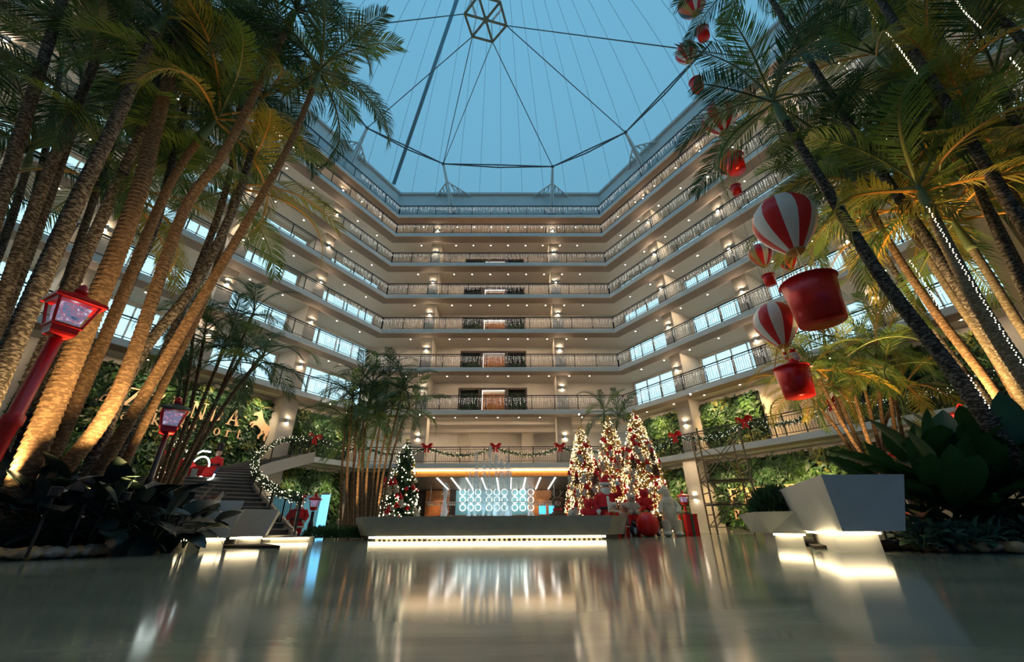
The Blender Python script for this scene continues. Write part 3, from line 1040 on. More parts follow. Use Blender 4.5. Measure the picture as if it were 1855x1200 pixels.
# left planters
a, b, c_ = xy(410, 980, 9.6), xy(478, 980, 10.1), (-6.75, 12.4)
a2, b2, c2 = xy(445, 923, 9.6), xy(503, 934, 10.1), (-6.7, 12.7)
planter('faceted_planter', 'faceted planter with a warm lit face in front of the curved stair', [a, b, c_, (-8.0, 12.0)], [a2, b2, c2, (-8.0, 12.4)], .20, .74,
        [(a[0] + .1, a[1] + .2), (b[0] - .15, b[1] + .15), (-6.8, 12.1), (-7.8, 11.8)], [((a[0], a[1] + .1, .17), (b[0] - .1, b[1] + .08, .17))])
a, b = xy(318, 978, 8.2), xy(412, 979, 8.8)
a2, b2 = xy(300, 912, 8.2), xy(443, 909, 8.8)
planter('faceted_planter', 'shaded grey faceted planter behind the dark big leaved plants', [a, b, (-7.1, 10.6), (-9.0, 10.4)], [a2, b2, (-7.1, 10.8), (-9.2, 10.6)], .20, .86,
        [(a[0] + .1, a[1] + .2), (b[0] - .15, b[1] + .15), (-7.3, 10.3), (-8.8, 10.2)], [((a[0], a[1] + .1, .17), (b[0] - .1, b[1] + .08, .17))])

# ------------------------------------------------------------------ Christmas trees and figures
M_pine = mat('pine_needles', (.028, .075, .028), .6, noise=.4, nscale=6)
M_pine_lit = mat('bulb_lit_pine', (.36, .22, .06), .55, noise=.4, nscale=6)  # golden bulb light put into the needle colour
M_red = mat('glossy_red', (.74, .014, .012), .25)
M_redf = mat('red_felt', (.72, .016, .018), .8, noise=.1, nscale=8)
M_gold = mat('gold_bauble', (.75, .45, .12), .25, .7)
M_plush = mat('white_plush', (.62, .53, .40), .95, noise=.06, nscale=10, bump=.3, bscale=60)
M_brown = mat('brown_plush', (.17, .085, .04), .95, noise=.15, nscale=10)
M_black = mat('black_plastic', (.012, .012, .014), .4)
M_skin = mat('doll_skin', (.72, .42, .30), .6)
M_green = mat('green_ribbon', (.01, .12, .05), .5)
M_fur = mat('white_trim_fur', (.78, .72, .62), .95)
M_bulbT = mat('tree_bulb', (1.0, .88, .62), .4, emit=1.5, ecol=(1.0, .72, .34))
M_bulbC = mat('tree_bulb_cool', (.85, .95, .8), .4, emit=1.8, ecol=(.98, 1.0, .80), sample=False)

bauble_me = {}
for nm, m in (('red', M_red), ('gold', M_gold), ('white', M_plush)):
    b = MB(); b.ball((0, 0, 0), .085, 8); b.lathe([(.02, .08), (.02, .11)], 6); bauble_me[nm] = b.mesh('bauble', m, True)
plush_mb = MB()
plush_mb.ball((0, 0, .10), .10, 8); plush_mb.ball((0, -.02, .25), .085, 8)
for sx in (-1, 1):
    plush_mb.ball((sx * .06, 0, .33), .035, 6); plush_mb.ball((sx * .10, -.04, .15), .04, 6); plush_mb.ball((sx * .06, -.07, .03), .045, 6)
plush_me = plush_mb.mesh('plush_toy', M_plush, True)
plush_mb2 = MB(); plush_mb2.v, plush_mb2.f, plush_mb2.m = list(plush_mb.v), list(plush_mb.f), list(plush_mb.m)
plush_me2 = plush_mb2.mesh('plush_toy', M_brown, True)
hat_mb = MB(); hat_mb.lathe([(.10, 0), (.07, .08), (.03, .2), (.005, .27)], 8); hat_me = hat_mb.mesh('elf_hat', M_redf, True)

def xmas_tree(u, vt, Y, R, seed, label, bulbs, mleaf, n_baub, n_plush, cool=.25, mb_warm=None):
    top = P(u, vt, Y)
    H = top.z
    r = random.Random(seed)
    root = thing('christmas_tree', label, 'christmas tree', (top.x, Y, 0))
    t = MB(); t.tube([(0, 0, 0), (0, 0, H * .93)], [.07, .02], 8); t.build('trunk', M_brown, root)
    f = MB()
    for k in range(2600):
        h = 1 - math.sqrt(r.random())
        z = .12 + h * (H - .15)
        rr = R * (1 - h) ** .62 * r.uniform(.72, 1.04) + .03
        a = r.uniform(0, 6.283)
        c = Vector((math.cos(a) * rr, math.sin(a) * rr, z))
        o_ = Vector((math.cos(a), math.sin(a), r.uniform(-.7, .25))).normalized()
        s_ = Vector((-math.sin(a), math.cos(a), r.uniform(-.4, .4)))
        l = r.uniform(.12, .26); w = r.uniform(.03, .06)
        f.face([c - o_ * l, c + s_ * w, c + o_ * l * .7, c - s_ * w])
    f.lathe([(R * .72, .12), (R * .55, H * .42), (R * .22, H * .8), (.02, H * .95)], 10)
    stuff(f.build('needles', mleaf, root))
    bw, bc = MB(), MB()
    for k in range(bulbs):
        h = 1 - math.sqrt(r.random())
        z = .15 + h * (H - .15)
        rr = R * (1 - h) ** .62 * r.uniform(.80, 1.12) + .03
        a = r.uniform(0, 6.283)
        (bc if r.random() < cool else bw).octa((math.cos(a) * rr, math.sin(a) * rr, z), r.uniform(.016, .034))
    stuff(bw.build('warm_bulbs', mb_warm or M_bulbT, root)); stuff(bc.build('cool_bulbs', M_bulbC, root))
    for k in range(n_baub):
        h = 1 - math.sqrt(r.random()) * .97
        a = r.uniform(PI, 2 * PI)
        rr = R * (1 - h) ** .62 * 1.03 + .04
        obj('bauble', bauble_me[r.choice(('red', 'red', 'red', 'gold', 'white'))], root, (math.cos(a) * rr, math.sin(a) * rr, .15 + h * (H - .3)), None, r.uniform(.6, 1.25))
    for k in range(n_plush):
        h = r.uniform(.02, .72)
        a = r.uniform(PI * 1.05, 1.95 * PI)
        rr = R * (1 - h) ** .62 * 1.05 + .05
        p_ = obj('plush_toy', r.choice((plush_me, plush_me, plush_me2)), root, (math.cos(a) * rr, math.sin(a) * rr, .1 + h * (H - .3)), (r.uniform(-.3, .3), r.uniform(-.3, .3), a + PI / 2), r.uniform(.8, 1.25))
        if r.random() < .6:
            obj('elf_hat', hat_me, p_, (0, -.01, .31))
    star = MB(); star.octa((0, 0, H + .05), .09); star.build('star', M_gold, root)
    return root
xmas_tree(738, 799, 19.0, .88, 1, 'dark christmas tree with sparse warm lights beside the bamboo palms', 420, M_pine, 34, 8, .25, M_bulb)
xmas_tree(1051, 776, 18.6, .92, 2, 'shortest of the three bright golden christmas trees, next to the fountain', 3300, M_pine_lit, 110, 22)
xmas_tree(1101, 757, 19.1, .98, 3, 'bright golden christmas tree standing behind the big santa figure', 3600, M_pine_lit, 120, 22)
xmas_tree(1148, 746, 18.4, 1.06, 4, 'tallest bright golden christmas tree, next to the polar bear', 4300, M_pine_lit, 140, 26)

def santa(u, Y, H, label, rz=0.0, wave=False, z=0.0):
    p = P(u, 900, Y)
    r = thing('santa_figure', label, 'santa figure', (p.x, Y, z), rz)
    s = H
    body = [('e', (0, 0, .47 * s), (.17 * s, .13 * s, .23 * s)), ('e', (0, 0, .33 * s), (.18 * s, .14 * s, .10 * s)), ('e', (0, 0, .63 * s), (.14 * s, .10 * s, .08 * s)),
            ('t', [(-.14 * s, 0, .64 * s), (-.22 * s, -.03 * s, .50 * s), (-.18 * s, -.09 * s, .40 * s)], [.055 * s, .05 * s, .045 * s])]
    body.append(('t', [(.14 * s, 0, .64 * s), (.24 * s, -.03 * s, .66 * s), (.20 * s, -.06 * s, .80 * s)], [.055 * s, .05 * s, .04 * s]) if wave else
                ('t', [(.14 * s, 0, .64 * s), (.22 * s, -.03 * s, .50 * s), (.18 * s, -.09 * s, .40 * s)], [.055 * s, .05 * s, .045 * s]))
    blob('coat', body, M_redf, r, .014 * s)
    blob('trousers', [('t', [(sx * .075 * s, 0, .30 * s), (sx * .08 * s, 0, .10 * s)], [.08 * s, .065 * s]) for sx in (-1, 1)] + [('e', (0, 0, .29 * s), (.14 * s, .10 * s, .05 * s))], M_redf, r, .014 * s)
    for sx in (-1, 1):
        b = MB(); b.lathe([(.07 * s, 0), (.075 * s, .03 * s), (.06 * s, .06 * s), (.06 * s, .13 * s)], 10, 0, (sx * .08 * s, 0, 0)); b.ball((sx * .08 * s, -.06 * s, .035 * s), .055 * s, 8, 0, (1, 1.4, .65)); b.build('boot', M_black, r, True)
        hz = (.20 * s, -.06 * s, .83 * s) if (wave and sx > 0) else (sx * .175 * s, -.10 * s, .38 * s)
        blob('mitten', [('e', hz, (.042 * s, .038 * s, .05 * s)), ('t', [hz, (hz[0] - sx * .045 * s, hz[1] - .02 * s, hz[2] + .02 * s)], [.018 * s, .015 * s])], M_fur, r, .010 * s)
    b = MB(); b.lathe([(.168 * s, .415 * s), (.175 * s, .43 * s), (.168 * s, .455 * s)], 20, 0, (0, 0, 0), Matrix.Diagonal((1, .80, 1))); b.build('belt', M_black, r)
    b = MB(); b.box((0, -.142 * s, .435 * s), (.06 * s, .015 * s, .05 * s)); b.build('buckle', M_gold, r)
    b = MB(); b.lathe([(.18 * s, .245 * s), (.195 * s, .27 * s), (.18 * s, .29 * s)], 20, 0, (0, 0, 0), Matrix.Diagonal((1, .80, 1))); b.tube([(0, -.142 * s, .29 * s), (0, -.145 * s, .45 * s), (0, -.115 * s, .62 * s)], .022 * s, 8); b.build('fur_trim', M_fur, r, True)
    blob('head', [('e', (0, 0, .76 * s), (.075 * s, .075 * s, .085 * s)), ('e', (0, -.08 * s, .76 * s), (.018 * s, .02 * s, .018 * s)), ('e', (-.075 * s, 0, .76 * s), (.015 * s, .02 * s, .025 * s)), ('e', (.075 * s, 0, .76 * s), (.015 * s, .02 * s, .025 * s))], M_skin, r, .010 * s)
    for sx in (-1, 1):
        b = MB(); b.ball((sx * .028 * s, -.070 * s, .785 * s), .010 * s, 6); b.build('eye', M_black, r)
    blob('beard', [('e', (0, -.055 * s, .69 * s), (.075 * s, .045 * s, .085 * s)), ('e', (0, -.075 * s, .735 * s), (.05 * s, .02 * s, .015 * s)), ('e', (-.065 * s, -.02 * s, .74 * s), (.022 * s, .03 * s, .05 * s)), ('e', (.065 * s, -.02 * s, .74 * s), (.022 * s, .03 * s, .05 * s))], M_fur, r, .011 * s)
    h = MB(); h.tube([(0, 0, .82 * s), (0, 0, .88 * s), (.02 * s, 0, .94 * s), (.07 * s, 0, .96 * s), (.11 * s, 0, .92 * s)], [.085 * s, .075 * s, .05 * s, .03 * s, .012 * s], 12); ho = h.build('hat', M_redf, r, True)
    h = MB(); h.lathe([(.085 * s, .80 * s), (.1 * s, .82 * s), (.09 * s, .845 * s)], 14); h.ball((.115 * s, 0, .905 * s), .025 * s, 8); h.build('hat_trim', M_fur, ho, True)
    return r
santa(1098, 16.9, 2.25, 'big santa figure in a red coat with raised hand before the golden trees', 0.0, True)
santa(547, 15.6, 1.45, 'smaller santa figure at the foot of the garlanded stair', .2, False)

# polar bear standing upright, nose to the left
bp_ = P(1213, 972, 17.3)
bear = thing('polar_bear', 'large cream plush polar bear standing upright beside the golden trees', 'plush bear', (bp_.x + .12, 17.3, 0))
blob('body', [('e', (.02, .02, .78), (.33, .31, .52)), ('e', (.0, 0, 1.18), (.27, .26, .34)), ('e', (-.03, -.02, 1.50), (.20, .20, .20)), ('e', (-.08, -.03, 1.62), (.19, .18, .17)),
              ('e', (-.24, -.05, 1.58), (.12, .10, .085)), ('e', (-.33, -.06, 1.57), (.06, .06, .055)),
              ('e', (.05, .06, 1.78), (.05, .03, .05)), ('e', (-.07, -.14, 1.79), (.05, .03, .05)),
              ('t', [(.22, -.06, 1.24), (.36, -.16, .98), (.24, -.34, .80)], [.12, .105, .085]), ('t', [(-.22, -.06, 1.20), (-.36, -.14, .98), (-.40, -.26, .80)], [.11, .10, .08]),
              ('t', [(.20, -.02, .55), (.23, -.04, .10)], [.22, .17]), ('t', [(-.20, -.02, .55), (-.21, -.04, .10)], [.22, .17]),
              ('e', (.23, -.12, .08), (.17, .24, .09)), ('e', (-.21, -.12, .08), (.17, .24, .09)), ('e', (.0, .36, .52), (.08, .08, .08))], mat('cream_bear_plush', (.84, .74, .54), .95, noise=.05, nscale=10), bear, .020)
for q, s_ in (((-.385, -.07, 1.585), .032), ((-.21, -.165, 1.675), .020), ((-.225, .085, 1.675), .020)):
    b = MB(); b.ball(q, s_, 8); b.build('nose' if s_ > .03 else 'eye', M_black, bear, True)
# big red ball, penguins, presents
p = P(1176, 972, 16.6)
b = MB(); b.ball((0, 0, .42), .42, 24); o = b.build('red_ball', M_red, None, True, (p.x, 16.6, 0)); tag(o, 'huge glossy red bauble lying on the floor before the tallest tree', 'bauble')
b = MB(); b.lathe([(.07, .83), (.07, .90), (.03, .91)], 10); b.build('cap', M_gold, o)
for k, (u, Y, s_) in enumerate(((1124, 16.4, 1.0), (1150, 16.9, .82), (1194, 17.0, .6))):
    p = P(u, 972, Y)
    r = thing('toy_penguin', 'black toy penguin on the floor, %s' % ('nearest the fountain end', 'just left of the huge red bauble', 'squeezed between red bauble and polar bear')[k], 'toy penguin', (p.x, Y, 0), .3)
    blob('body', [('e', (0, 0, .26 * s_), (.19 * s_, .17 * s_, .27 * s_)), ('e', (0, -.01, .55 * s_), (.13 * s_, .13 * s_, .13 * s_)), ('e', (-.19 * s_, 0, .30 * s_), (.04 * s_, .08 * s_, .17 * s_)), ('e', (.19 * s_, 0, .30 * s_), (.04 * s_, .08 * s_, .17 * s_))], M_black, r, .02)
    b = MB(); b.ball((0, -.075 * s_, .25 * s_), .13 * s_, 10, 0, (1, .9, 1.4)); b.build('belly', M_fur, r, True)
    b = MB(); b.lathe([(.035 * s_, 0), (.004, .09 * s_)], 8, 0, (0, -.12 * s_, .54 * s_), Matrix.Rotation(PI / 2, 3, 'X')); b.build('beak', M_gold, r)
    for sx in (-1, 1):
        b = MB(); b.ball((sx * .08 * s_, -.08 * s_, .02), .06 * s_, 8, 0, (1, 1.4, .35)); b.build('foot', M_gold, r)
        b = MB(); b.ball((sx * .05 * s_, -.115 * s_, .59 * s_), .018 * s_, 6); b.build('eye', M_fur, r)
def present(u, Y, w, h, m, mr, label, z=0, d=None, rz=.2):
    p = P(u, 972, Y)
    o = MB(); o.box((0, 0, h * .45), (w, d or w, h * .9)); r = o.build('gift_box', m, None, False, (p.x, Y, z)); r.rotation_euler = (0, 0, rz); tag(r, label, 'gift box')
    b = MB(); b.box((0, 0, h * .95), (w * 1.05, (d or w) * 1.05, h * .12)); b.build('lid', m, r)
    b = MB(); b.box((0, 0, h * .505), (w * .18, (d or w) * 1.07, h * 1.02)); b.box((0, 0, h * .505), (w * 1.07, (d or w) * .18, h * 1.02)); b.build('ribbon', mr, r)
    b = MB()
    for sx in (-1, 1):
        b.tube([(0, 0, h * 1.02), (sx * w * .18, 0, h * 1.02 + w * .16), (sx * w * .3, 0, h * 1.02 + w * .08), (0, 0, h * 1.02)], w * .035, 6)
    b.build('bow', mr, r)
    return r
present(1252, 17.8, .50, .78, M_redf, M_green, 'tall red present with a green ribbon right of the polar bear')
present(1237, 18.4, .42, .62, M_redf, M_green, 'red present half hidden behind the polar bear')
present(1113, 15.9, .34, .80, M_redf, M_gold, 'tall red present standing at the end of the fountain')
present(1108, 15.2, .20, .14, M_redf, M_gold, 'tiny red present on the floor at the fountain corner')
present(1140, 17.0, .30, .32, M_red, M_fur, 'small shiny red present under the tallest golden tree')
# plush animals sitting along the fountain rim / tree feet
spots = [(1036, 16.9, M_plush, .95, 'cream plush toy sitting low at the foot of the shortest golden tree'), (1066, 16.8, M_redf, 1.25, 'red plush toy left of the big santa figure'), (1078, 17.2, M_redf, 1.0, 'smaller red plush toy tucked against the big santa figure'),
         (1112, 16.2, M_plush, 1.0, 'cream plush toy at the feet of the big santa figure'), (1146, 17.15, M_plush, 1.25, 'large cream plush toy sitting under the tallest golden tree'), (1170, 17.3, M_redf, 1.3, 'red plush toy hanging low on the tallest tree beside the bear'), (1131, 17.5, M_plush, 1.4, 'cream plush toy under the golden tree behind the santa')]
for u, Y, m, s_, lb in spots:
    p = P(u, 925, Y)
    zz = {1036: .35, 1066: .55, 1078: .35, 1112: .55, 1146: .75, 1170: .9, 1131: .35}[u]
    r = thing('plush_animal', lb, 'plush toy', (p.x, Y, 0))
    base = MB(); base.lathe([(.16 * s_, 0), (.15 * s_, zz)], 10); base.build('stand', M_redf if m != M_redf else M_green, r)
    blob('body', [('e', (0, 0, zz + .20 * s_), (.17 * s_, .15 * s_, .20 * s_)), ('e', (0, -.02, zz + .48 * s_), (.14 * s_, .13 * s_, .13 * s_)), ('e', (-.10 * s_, 0, zz + .60 * s_), (.05 * s_, .03 * s_, .05 * s_)), ('e', (.10 * s_, 0, zz + .60 * s_), (.05 * s_, .03 * s_, .05 * s_)),
                  ('t', [(-.14 * s_, -.03, zz + .32 * s_), (-.20 * s_, -.12 * s_, zz + .18 * s_)], [.06 * s_, .05 * s_]), ('t', [(.14 * s_, -.03, zz + .32 * s_), (.20 * s_, -.12 * s_, zz + .18 * s_)], [.06 * s_, .05 * s_]),
                  ('t', [(-.08 * s_, -.05, zz + .07 * s_), (-.12 * s_, -.24 * s_, zz + .06 * s_)], [.075 * s_, .06 * s_]), ('t', [(.08 * s_, -.05, zz + .07 * s_), (.12 * s_, -.24 * s_, zz + .06 * s_)], [.075 * s_, .06 * s_])], m, r, .024)
    for q, s2 in (((0, -.15 * s_, zz + .46 * s_), .025), ((-.05 * s_, -.135 * s_, zz + .51 * s_), .016), ((.05 * s_, -.135 * s_, zz + .51 * s_), .016)):
        b = MB(); b.ball(q, s2 * s_, 6); b.build('nose' if s2 > .02 else 'eye', M_black, r)
# reindeer plush at the left of the golden trees
p = P(1010, 930, 17.9)
r = thing('plush_reindeer', 'brown plush reindeer with a pale muzzle between bar and golden trees', 'plush reindeer', (p.x, 17.9, 0))
blob('body', [('e', (0, 0, .55), (.32, .30, .45)), ('e', (0, -.02, .98), (.16, .16, .22)), ('e', (0, -.05, 1.28), (.21, .20, .20)), ('e', (-.22, 0, 1.38), (.11, .05, .07)), ('e', (.22, 0, 1.38), (.11, .05, .07)),
              ('t', [(-.25, -.05, .80), (-.36, -.18, .45)], [.11, .09]), ('t', [(.25, -.05, .80), (.36, -.18, .45)], [.11, .09]), ('t', [(-.14, -.1, .2), (-.2, -.45, .12)], [.15, .12]), ('t', [(.14, -.1, .2), (.2, -.45, .12)], [.15, .12])], M_brown, r, .03)
b = MB(); b.ball((0, -.22, 1.2), .13, 10, 0, (1.1, 1, .8)); b.build('muzzle', mat('tan_plush', (.42, .28, .17), .9), r, True)
b = MB(); b.ball((0, -.35, 1.24), .045, 8); b.build('nose', M_red, r, True)
for sx in (-1, 1):
    b = MB(); b.tube([(sx * .09, 0, 1.44), (sx * .17, 0, 1.58), (sx * .15, 0, 1.74)], [.03, .025, .015], 7); b.tube([(sx * .17, 0, 1.58), (sx * .28, 0, 1.68)], [.022, .012], 7); b.build('antler', mat('tan_plush', (.42, .28, .17), .9), r, True)
    b = MB(); b.ball((sx * .08, -.225, 1.34), .022, 6); b.build('eye', M_black, r)
b = MB(); b.lathe([(.15, .93), (.20, .97), (.16, 1.03)], 14); b.build('scarf', M_redf, r, True)

# ------------------------------------------------------------------ red street lamps
M_lglass = glass_mat('lantern_glass', (.92, .94, 1.0), .10)
M_lampred = mat('lamp_red', (.58, .008, .012), .30, noise=.08, nscale=5)
M_lroof = mat('dark_green_roof', (.035, .05, .045), .5)
M_scene = mat('lantern_scene', (.35, .38, .42), .5, emit=.10, ecol=(.62, .68, .85), noise=.6, nscale=14)  # slight emission adds glow to the miniature scene
def lining_mat():  # made-up glowing lining that brightens the lantern panes
    m = bpy.data.materials.new('lantern_glow_lining')
    m.use_nodes = True
    nt = m.node_tree
    b = nt.nodes['Principled BSDF']
    tc = nt.nodes.new('ShaderNodeTexCoord')
    n = nt.nodes.new('ShaderNodeTexNoise'); n.inputs['Scale'].default_value = 17; n.inputs['Detail'].default_value = 8; n.inputs['Roughness'].default_value = .75
    r = nt.nodes.new('ShaderNodeValToRGB'); e = r.color_ramp.elements
    e[0].position, e[0].color = .36, (.02, .03, .06, 1)
    e[1].position, e[1].color = .66, (.85, .88, 1, 1)
    x = e.new(.47); x.color = (.16, .24, .38, 1)
    x = e.new(.54); x.color = (.45, .06, .08, 1)
    x = e.new(.58); x.color = (.35, .42, .55, 1)
    nt.links.new(tc.outputs['Object'], n.inputs['Vector']); nt.links.new(n.outputs['Fac'], r.inputs[0])
    nt.links.new(r.outputs[0], b.inputs['Base Color']); nt.links.new(r.outputs[0], b.inputs['Emission Color'])
    b.inputs['Emission Strength'].default_value = .75
    return m
M_lining = lining_mat()
M_lbulb = mat('lantern_bulb', (1, 1, 1), .4, emit=7, ecol=(.93, .92, 1.0))
def street_lamp(base, H, label, post_m, roof_m, s=1.0, rz=.3, top=None, r_post=.06):
    """H: height of the lantern's foot above the base"""
    r = thing('street_lamp', label, 'street lamp', base)
    ax = (top - base).normalized() if top is not None else Vector((0, 0, 1))
    q = Vector((0, 0, 1)).rotation_difference(ax)
    r.rotation_mode = 'QUATERNION'
    r.rotation_quaternion = q
    m = MB(); rp = r_post
    m.lathe([(rp * 2.4, 0), (rp * 2.4, .10), (rp * 1.7, .16), (rp * 1.5, .5), (rp * 1.15, .56), (rp * 1.0, .62), (rp * 1.0, H * .55), (rp * 1.3, H * .56), (rp * 1.3, H * .60), (rp * .95, H * .61), (rp * .9, H - .02)], 12)
    m.build('post', post_m, r, True)
    lan = bpy.data.objects.new('lantern', None); COL.objects.link(lan); lan.parent = r; lan.location = (0, 0, H); lan.rotation_euler = (0, 0, rz)
    n = 4
    def hx(R, z): return [Vector((R * math.cos(PI / 2 * k), R * math.sin(PI / 2 * k), z)) for k in range(n)]
    m = MB(); m.lathe([(.05 * s, 0), (.17 * s, .03 * s), (.19 * s, .06 * s), (.20 * s, .14 * s), (.225 * s, .145 * s), (.225 * s, .17 * s)], 4)
    # corner bars and rims, lathe's half step is turned back below
    lo_, hi_ = hx(.205 * s, .17 * s), hx(.30 * s, .50 * s)
    Rm = Matrix.Rotation(PI / 4, 3, 'Z')
    lo_ = [Rm @ p for p in lo_]; hi_ = [Rm @ p for p in hi_]
    for k in range(n):
        m.tube([lo_[k], hi_[k]], .018 * s, 5)
        m.tube([hi_[k], hi_[(k + 1) % n]], .018 * s, 5)
    m.build('frame', M_lampred, lan)
    m = MB()
    for k in range(n):
        a, b, c, d = lo_[k], lo_[(k + 1) % n], hi_[(k + 1) % n], hi_[k]
        m.face([a, b, c, d])
    m.build('glazing', M_lglass, lan)
    m = MB(); m.lathe([(.38 * s, .50 * s), (.39 * s, .53 * s), (.36 * s, .55 * s), (.12 * s, .645 * s), (.07 * s, .68 * s)], 4); m.build('roof', roof_m, lan)
    m = MB(); m.lathe([(.06 * s, .68 * s), (.085 * s, .71 * s), (.05 * s, .75 * s), (.06 * s, .78 * s), (.015 * s, .83 * s)], 10); m.build('finial', M_lampred, lan, True)
    m = MB(); m.ball((0, 0, .40 * s), .045 * s, 8); m.build('bulb', M_lbulb, lan)
    m = MB(); rr = random.Random(8)
    m.lathe([(.17 * s, .172 * s), (.16 * s, .20 * s), (.05 * s, .23 * s)], 12)
    for k in range(9):
        a = rr.uniform(0, 6.28); R = rr.uniform(.03, .14) * s
        m.lathe([(.03 * s, .19 * s), (.025 * s, .27 * s), (.002, .36 * s)], 6, 0, (math.cos(a) * R, math.sin(a) * R, 0))
    m.build('miniature_scene', M_scene, lan)
    m = MB(); m.lathe([(.165 * s, .175 * s), (.225 * s, .46 * s)], 4); m.f = m.f[:-2]; m.m = m.m[:-2]; m.build('glow_lining', M_lining, lan)  # inner lining added so the panes glow
    m = MB(); m.ball((.03 * s, -.05 * s, .26 * s), .05 * s, 8); m.ball((.03 * s, -.05 * s, .34 * s), .032 * s, 8); m.build('miniature_figure', M_red, lan, True)
    return r
t0 = P(103, 612, 5.2)
street_lamp(Vector((t0.x, t0.y, 0)), t0.z, 'big red street lamp with a snow scene lantern among the near palms', M_lampred, M_lampred, 1.06, 1.12, None, .085)
t0 = P(301, 788, 8.0)
street_lamp(Vector((t0.x, t0.y, 0)), t0.z, 'red lantern on a black lamp post behind the near palm trunks', M_black, M_lroof, .92, .75, None, .05)
q = P(571, 907, 16.0)
street_lamp(Vector((q.x, 16.0, 0)), q.z - .35, 'small red lantern on a black post near the stair foot', M_black, M_lampred, .75, .2)
q = P(1240, 916, 18.9)
street_lamp(Vector((q.x, 18.9, 0)), q.z, 'small red street lamp right of the polar bear', M_lampred, M_lampred, .72, .3)
q = P(1633, 872, 9.5)
street_lamp(Vector((q.x, 9.5, 0)), q.z, 'red lantern on a dark post rising behind the big blue faced planter', M_black, M_lampred, .80, .2)
q = P(1755, 790, 9.0); q0 = P(1790, 905, 9.2)
ax = (q - q0).normalized(); base = q0 - ax * (q0.z / ax.z)
street_lamp(base, (q - base).length, 'red lantern half hidden behind the thick leaning palm trunk', M_black, M_lampred, .85, .2, q)

# ------------------------------------------------------------------ curved stair on the left
M_tread = mat('dark_stone_tread', (.10, .095, .09), .5, noise=.1, nscale=3)
M_treadl = mat('grey_tread', (.34, .31, .27), .5)
M_string = mat('grey_stringer', (.40, .375, .34), .65)
SP = [Vector(p) for p in ((-6.5, 13.4, 0), (-8.8, 15.7, .55), (-10.6, 17.5, 1.3), (-11.8, 19.2, 2.1), (-12.25, 20.5, 2.75), (-12.2, 21.8, 3.4), (-11.75, 24.6, 4.16))]
def smooth(pts, m=8):
    out = []
    for i in range(len(pts) - 1):
        p0, p1, p2, p3 = pts[max(0, i - 1)], pts[i], pts[i + 1], pts[min(len(pts) - 1, i + 2)]
        for k in range(m):
            t = k / m
            out.append(.5 * ((2 * p1) + (p2 - p0) * t + (2 * p0 - 5 * p1 + 4 * p2 - p3) * t * t + (3 * p1 - p0 - 3 * p2 + p3) * t ** 3))
    out.append(pts[-1])
    return out
def along(pts, step):
    out, acc = [pts[0]], 0.0
    for a, b in zip(pts, pts[1:]):
        L = (b - a).length
        while acc + L >= step:
            f = (step - acc) / L
            a = a.lerp(b, f)
            L = (b - a).length
            out.append(a)
            acc = 0.0
        acc += L
    return out
spath = smooth(SP)
st = thing('curved_staircase', 'curved staircase with dark treads rising to the mezzanine, left of the fountain', 'staircase', (0, 0, 0))
st['kind'] = 'structure'
ns = 24
sp2 = []
tot = along(spath, sum((b - a).length for a, b in zip(spath, spath[1:])) / ns - 1e-4)
def leftn(i, arr):
    a, b = arr[max(0, i - 1)], arr[min(len(arr) - 1, i + 1)]
    d = b - a; d.z = 0; d.normalize()
    return Vector((-d.y, d.x, 0))
for i in range(min(ns, len(tot) - 1)):
    a, b = tot[i], tot[i + 1]
    na, nb = leftn(i, tot) * 2.3, leftn(i + 1, tot) * 2.3
    z1 = (i + 1) * ZL[1] / ns
    z0 = z1 - .22
    m = MB()
    lo_ = [Vector((q.x, q.y, z0)) for q in (a, b, b + nb, a + na)]
    m.hexa(lo_ + [Vector((q.x, q.y, z1 - .035)) for q in (a, b, b + nb, a + na)], 1)
    nose = (a - b).normalized() * .04; nose.z = 0
    m.hexa([Vector((q.x, q.y, z)) for z in (z1 - .035, z1) for q in (a + nose, b, b + nb, a + na + nose)], 0)
    m.build('step', [M_treadl, M_tread], st)
m = MB()
for i in range(len(tot) - 1):
    a, b = tot[i], tot[i + 1]
    n_ = leftn(i, tot) * -.08; n2 = leftn(i + 1, tot) * -.08
    za, zb = i * ZL[1] / ns, (i + 1) * ZL[1] / ns
    m.hexa([Vector((a.x, a.y, max(0, za - .35))), Vector((b.x, b.y, max(0, zb - .35))), Vector((b.x + n2.x, b.y + n2.y, max(0, zb - .35))), Vector((a.x + n_.x, a.y + n_.y, max(0, za - .35))),
            Vector((a.x, a.y, za + .25)), Vector((b.x, b.y, zb + .25)), Vector((b.x + n2.x, b.y + n2.y, zb + .25)), Vector((a.x + n_.x, a.y + n_.y, za + .25))])
m.build('stringer', M_string, st)
rail = thing('stair_balustrade', 'black iron balustrade following the inner curve of the staircase', 'railing', (0, 0, 0))
rp = [Vector((p.x, p.y, p.z + 1.15)) for p in spath]
m = MB(); m.tube(rp, .03, 8); m.build('handrail', M_rail, rail)
m = MB(); m.tube([p - Vector((0, 0, .85)) for p in rp], .015, 6); m.build('lower_rail', M_rail, rail)
m = MB()
for i, p in enumerate(along(rp, .13)):
    m.bar(p - Vector((0, 0, .85)), p, .018)
stuff(m.build('balusters', M_rail, rail))
for p in along(rp, 1.5):
    m = MB(); m.tube([p - Vector((0, 0, 1.0)), p], .028, 6); m.build('post', M_rail, rail)
# landing with display
m = MB(); m.prism([(-12.6, 18.6), (-13.2, 22.4), (-18.4, 22.2), (-18.0, 16.4), (-14.2, 16.6)], 0, 2.05)
struct(m.build('stair_landing', M_string))
# low LED step before the stair
m = MB(); m.box((-7.3, 13.35, .06), (2.6, 1.0, .12), rz=.4); o = m.build('entry_step', M_conc); struct(o)
m = MB(); m.box((-7.15, 12.80, .09), (2.5, .03, .03), rz=.4); tag(m.build('step_light', M_led), 'warm light strip under the lowest stair step', 'light strip')

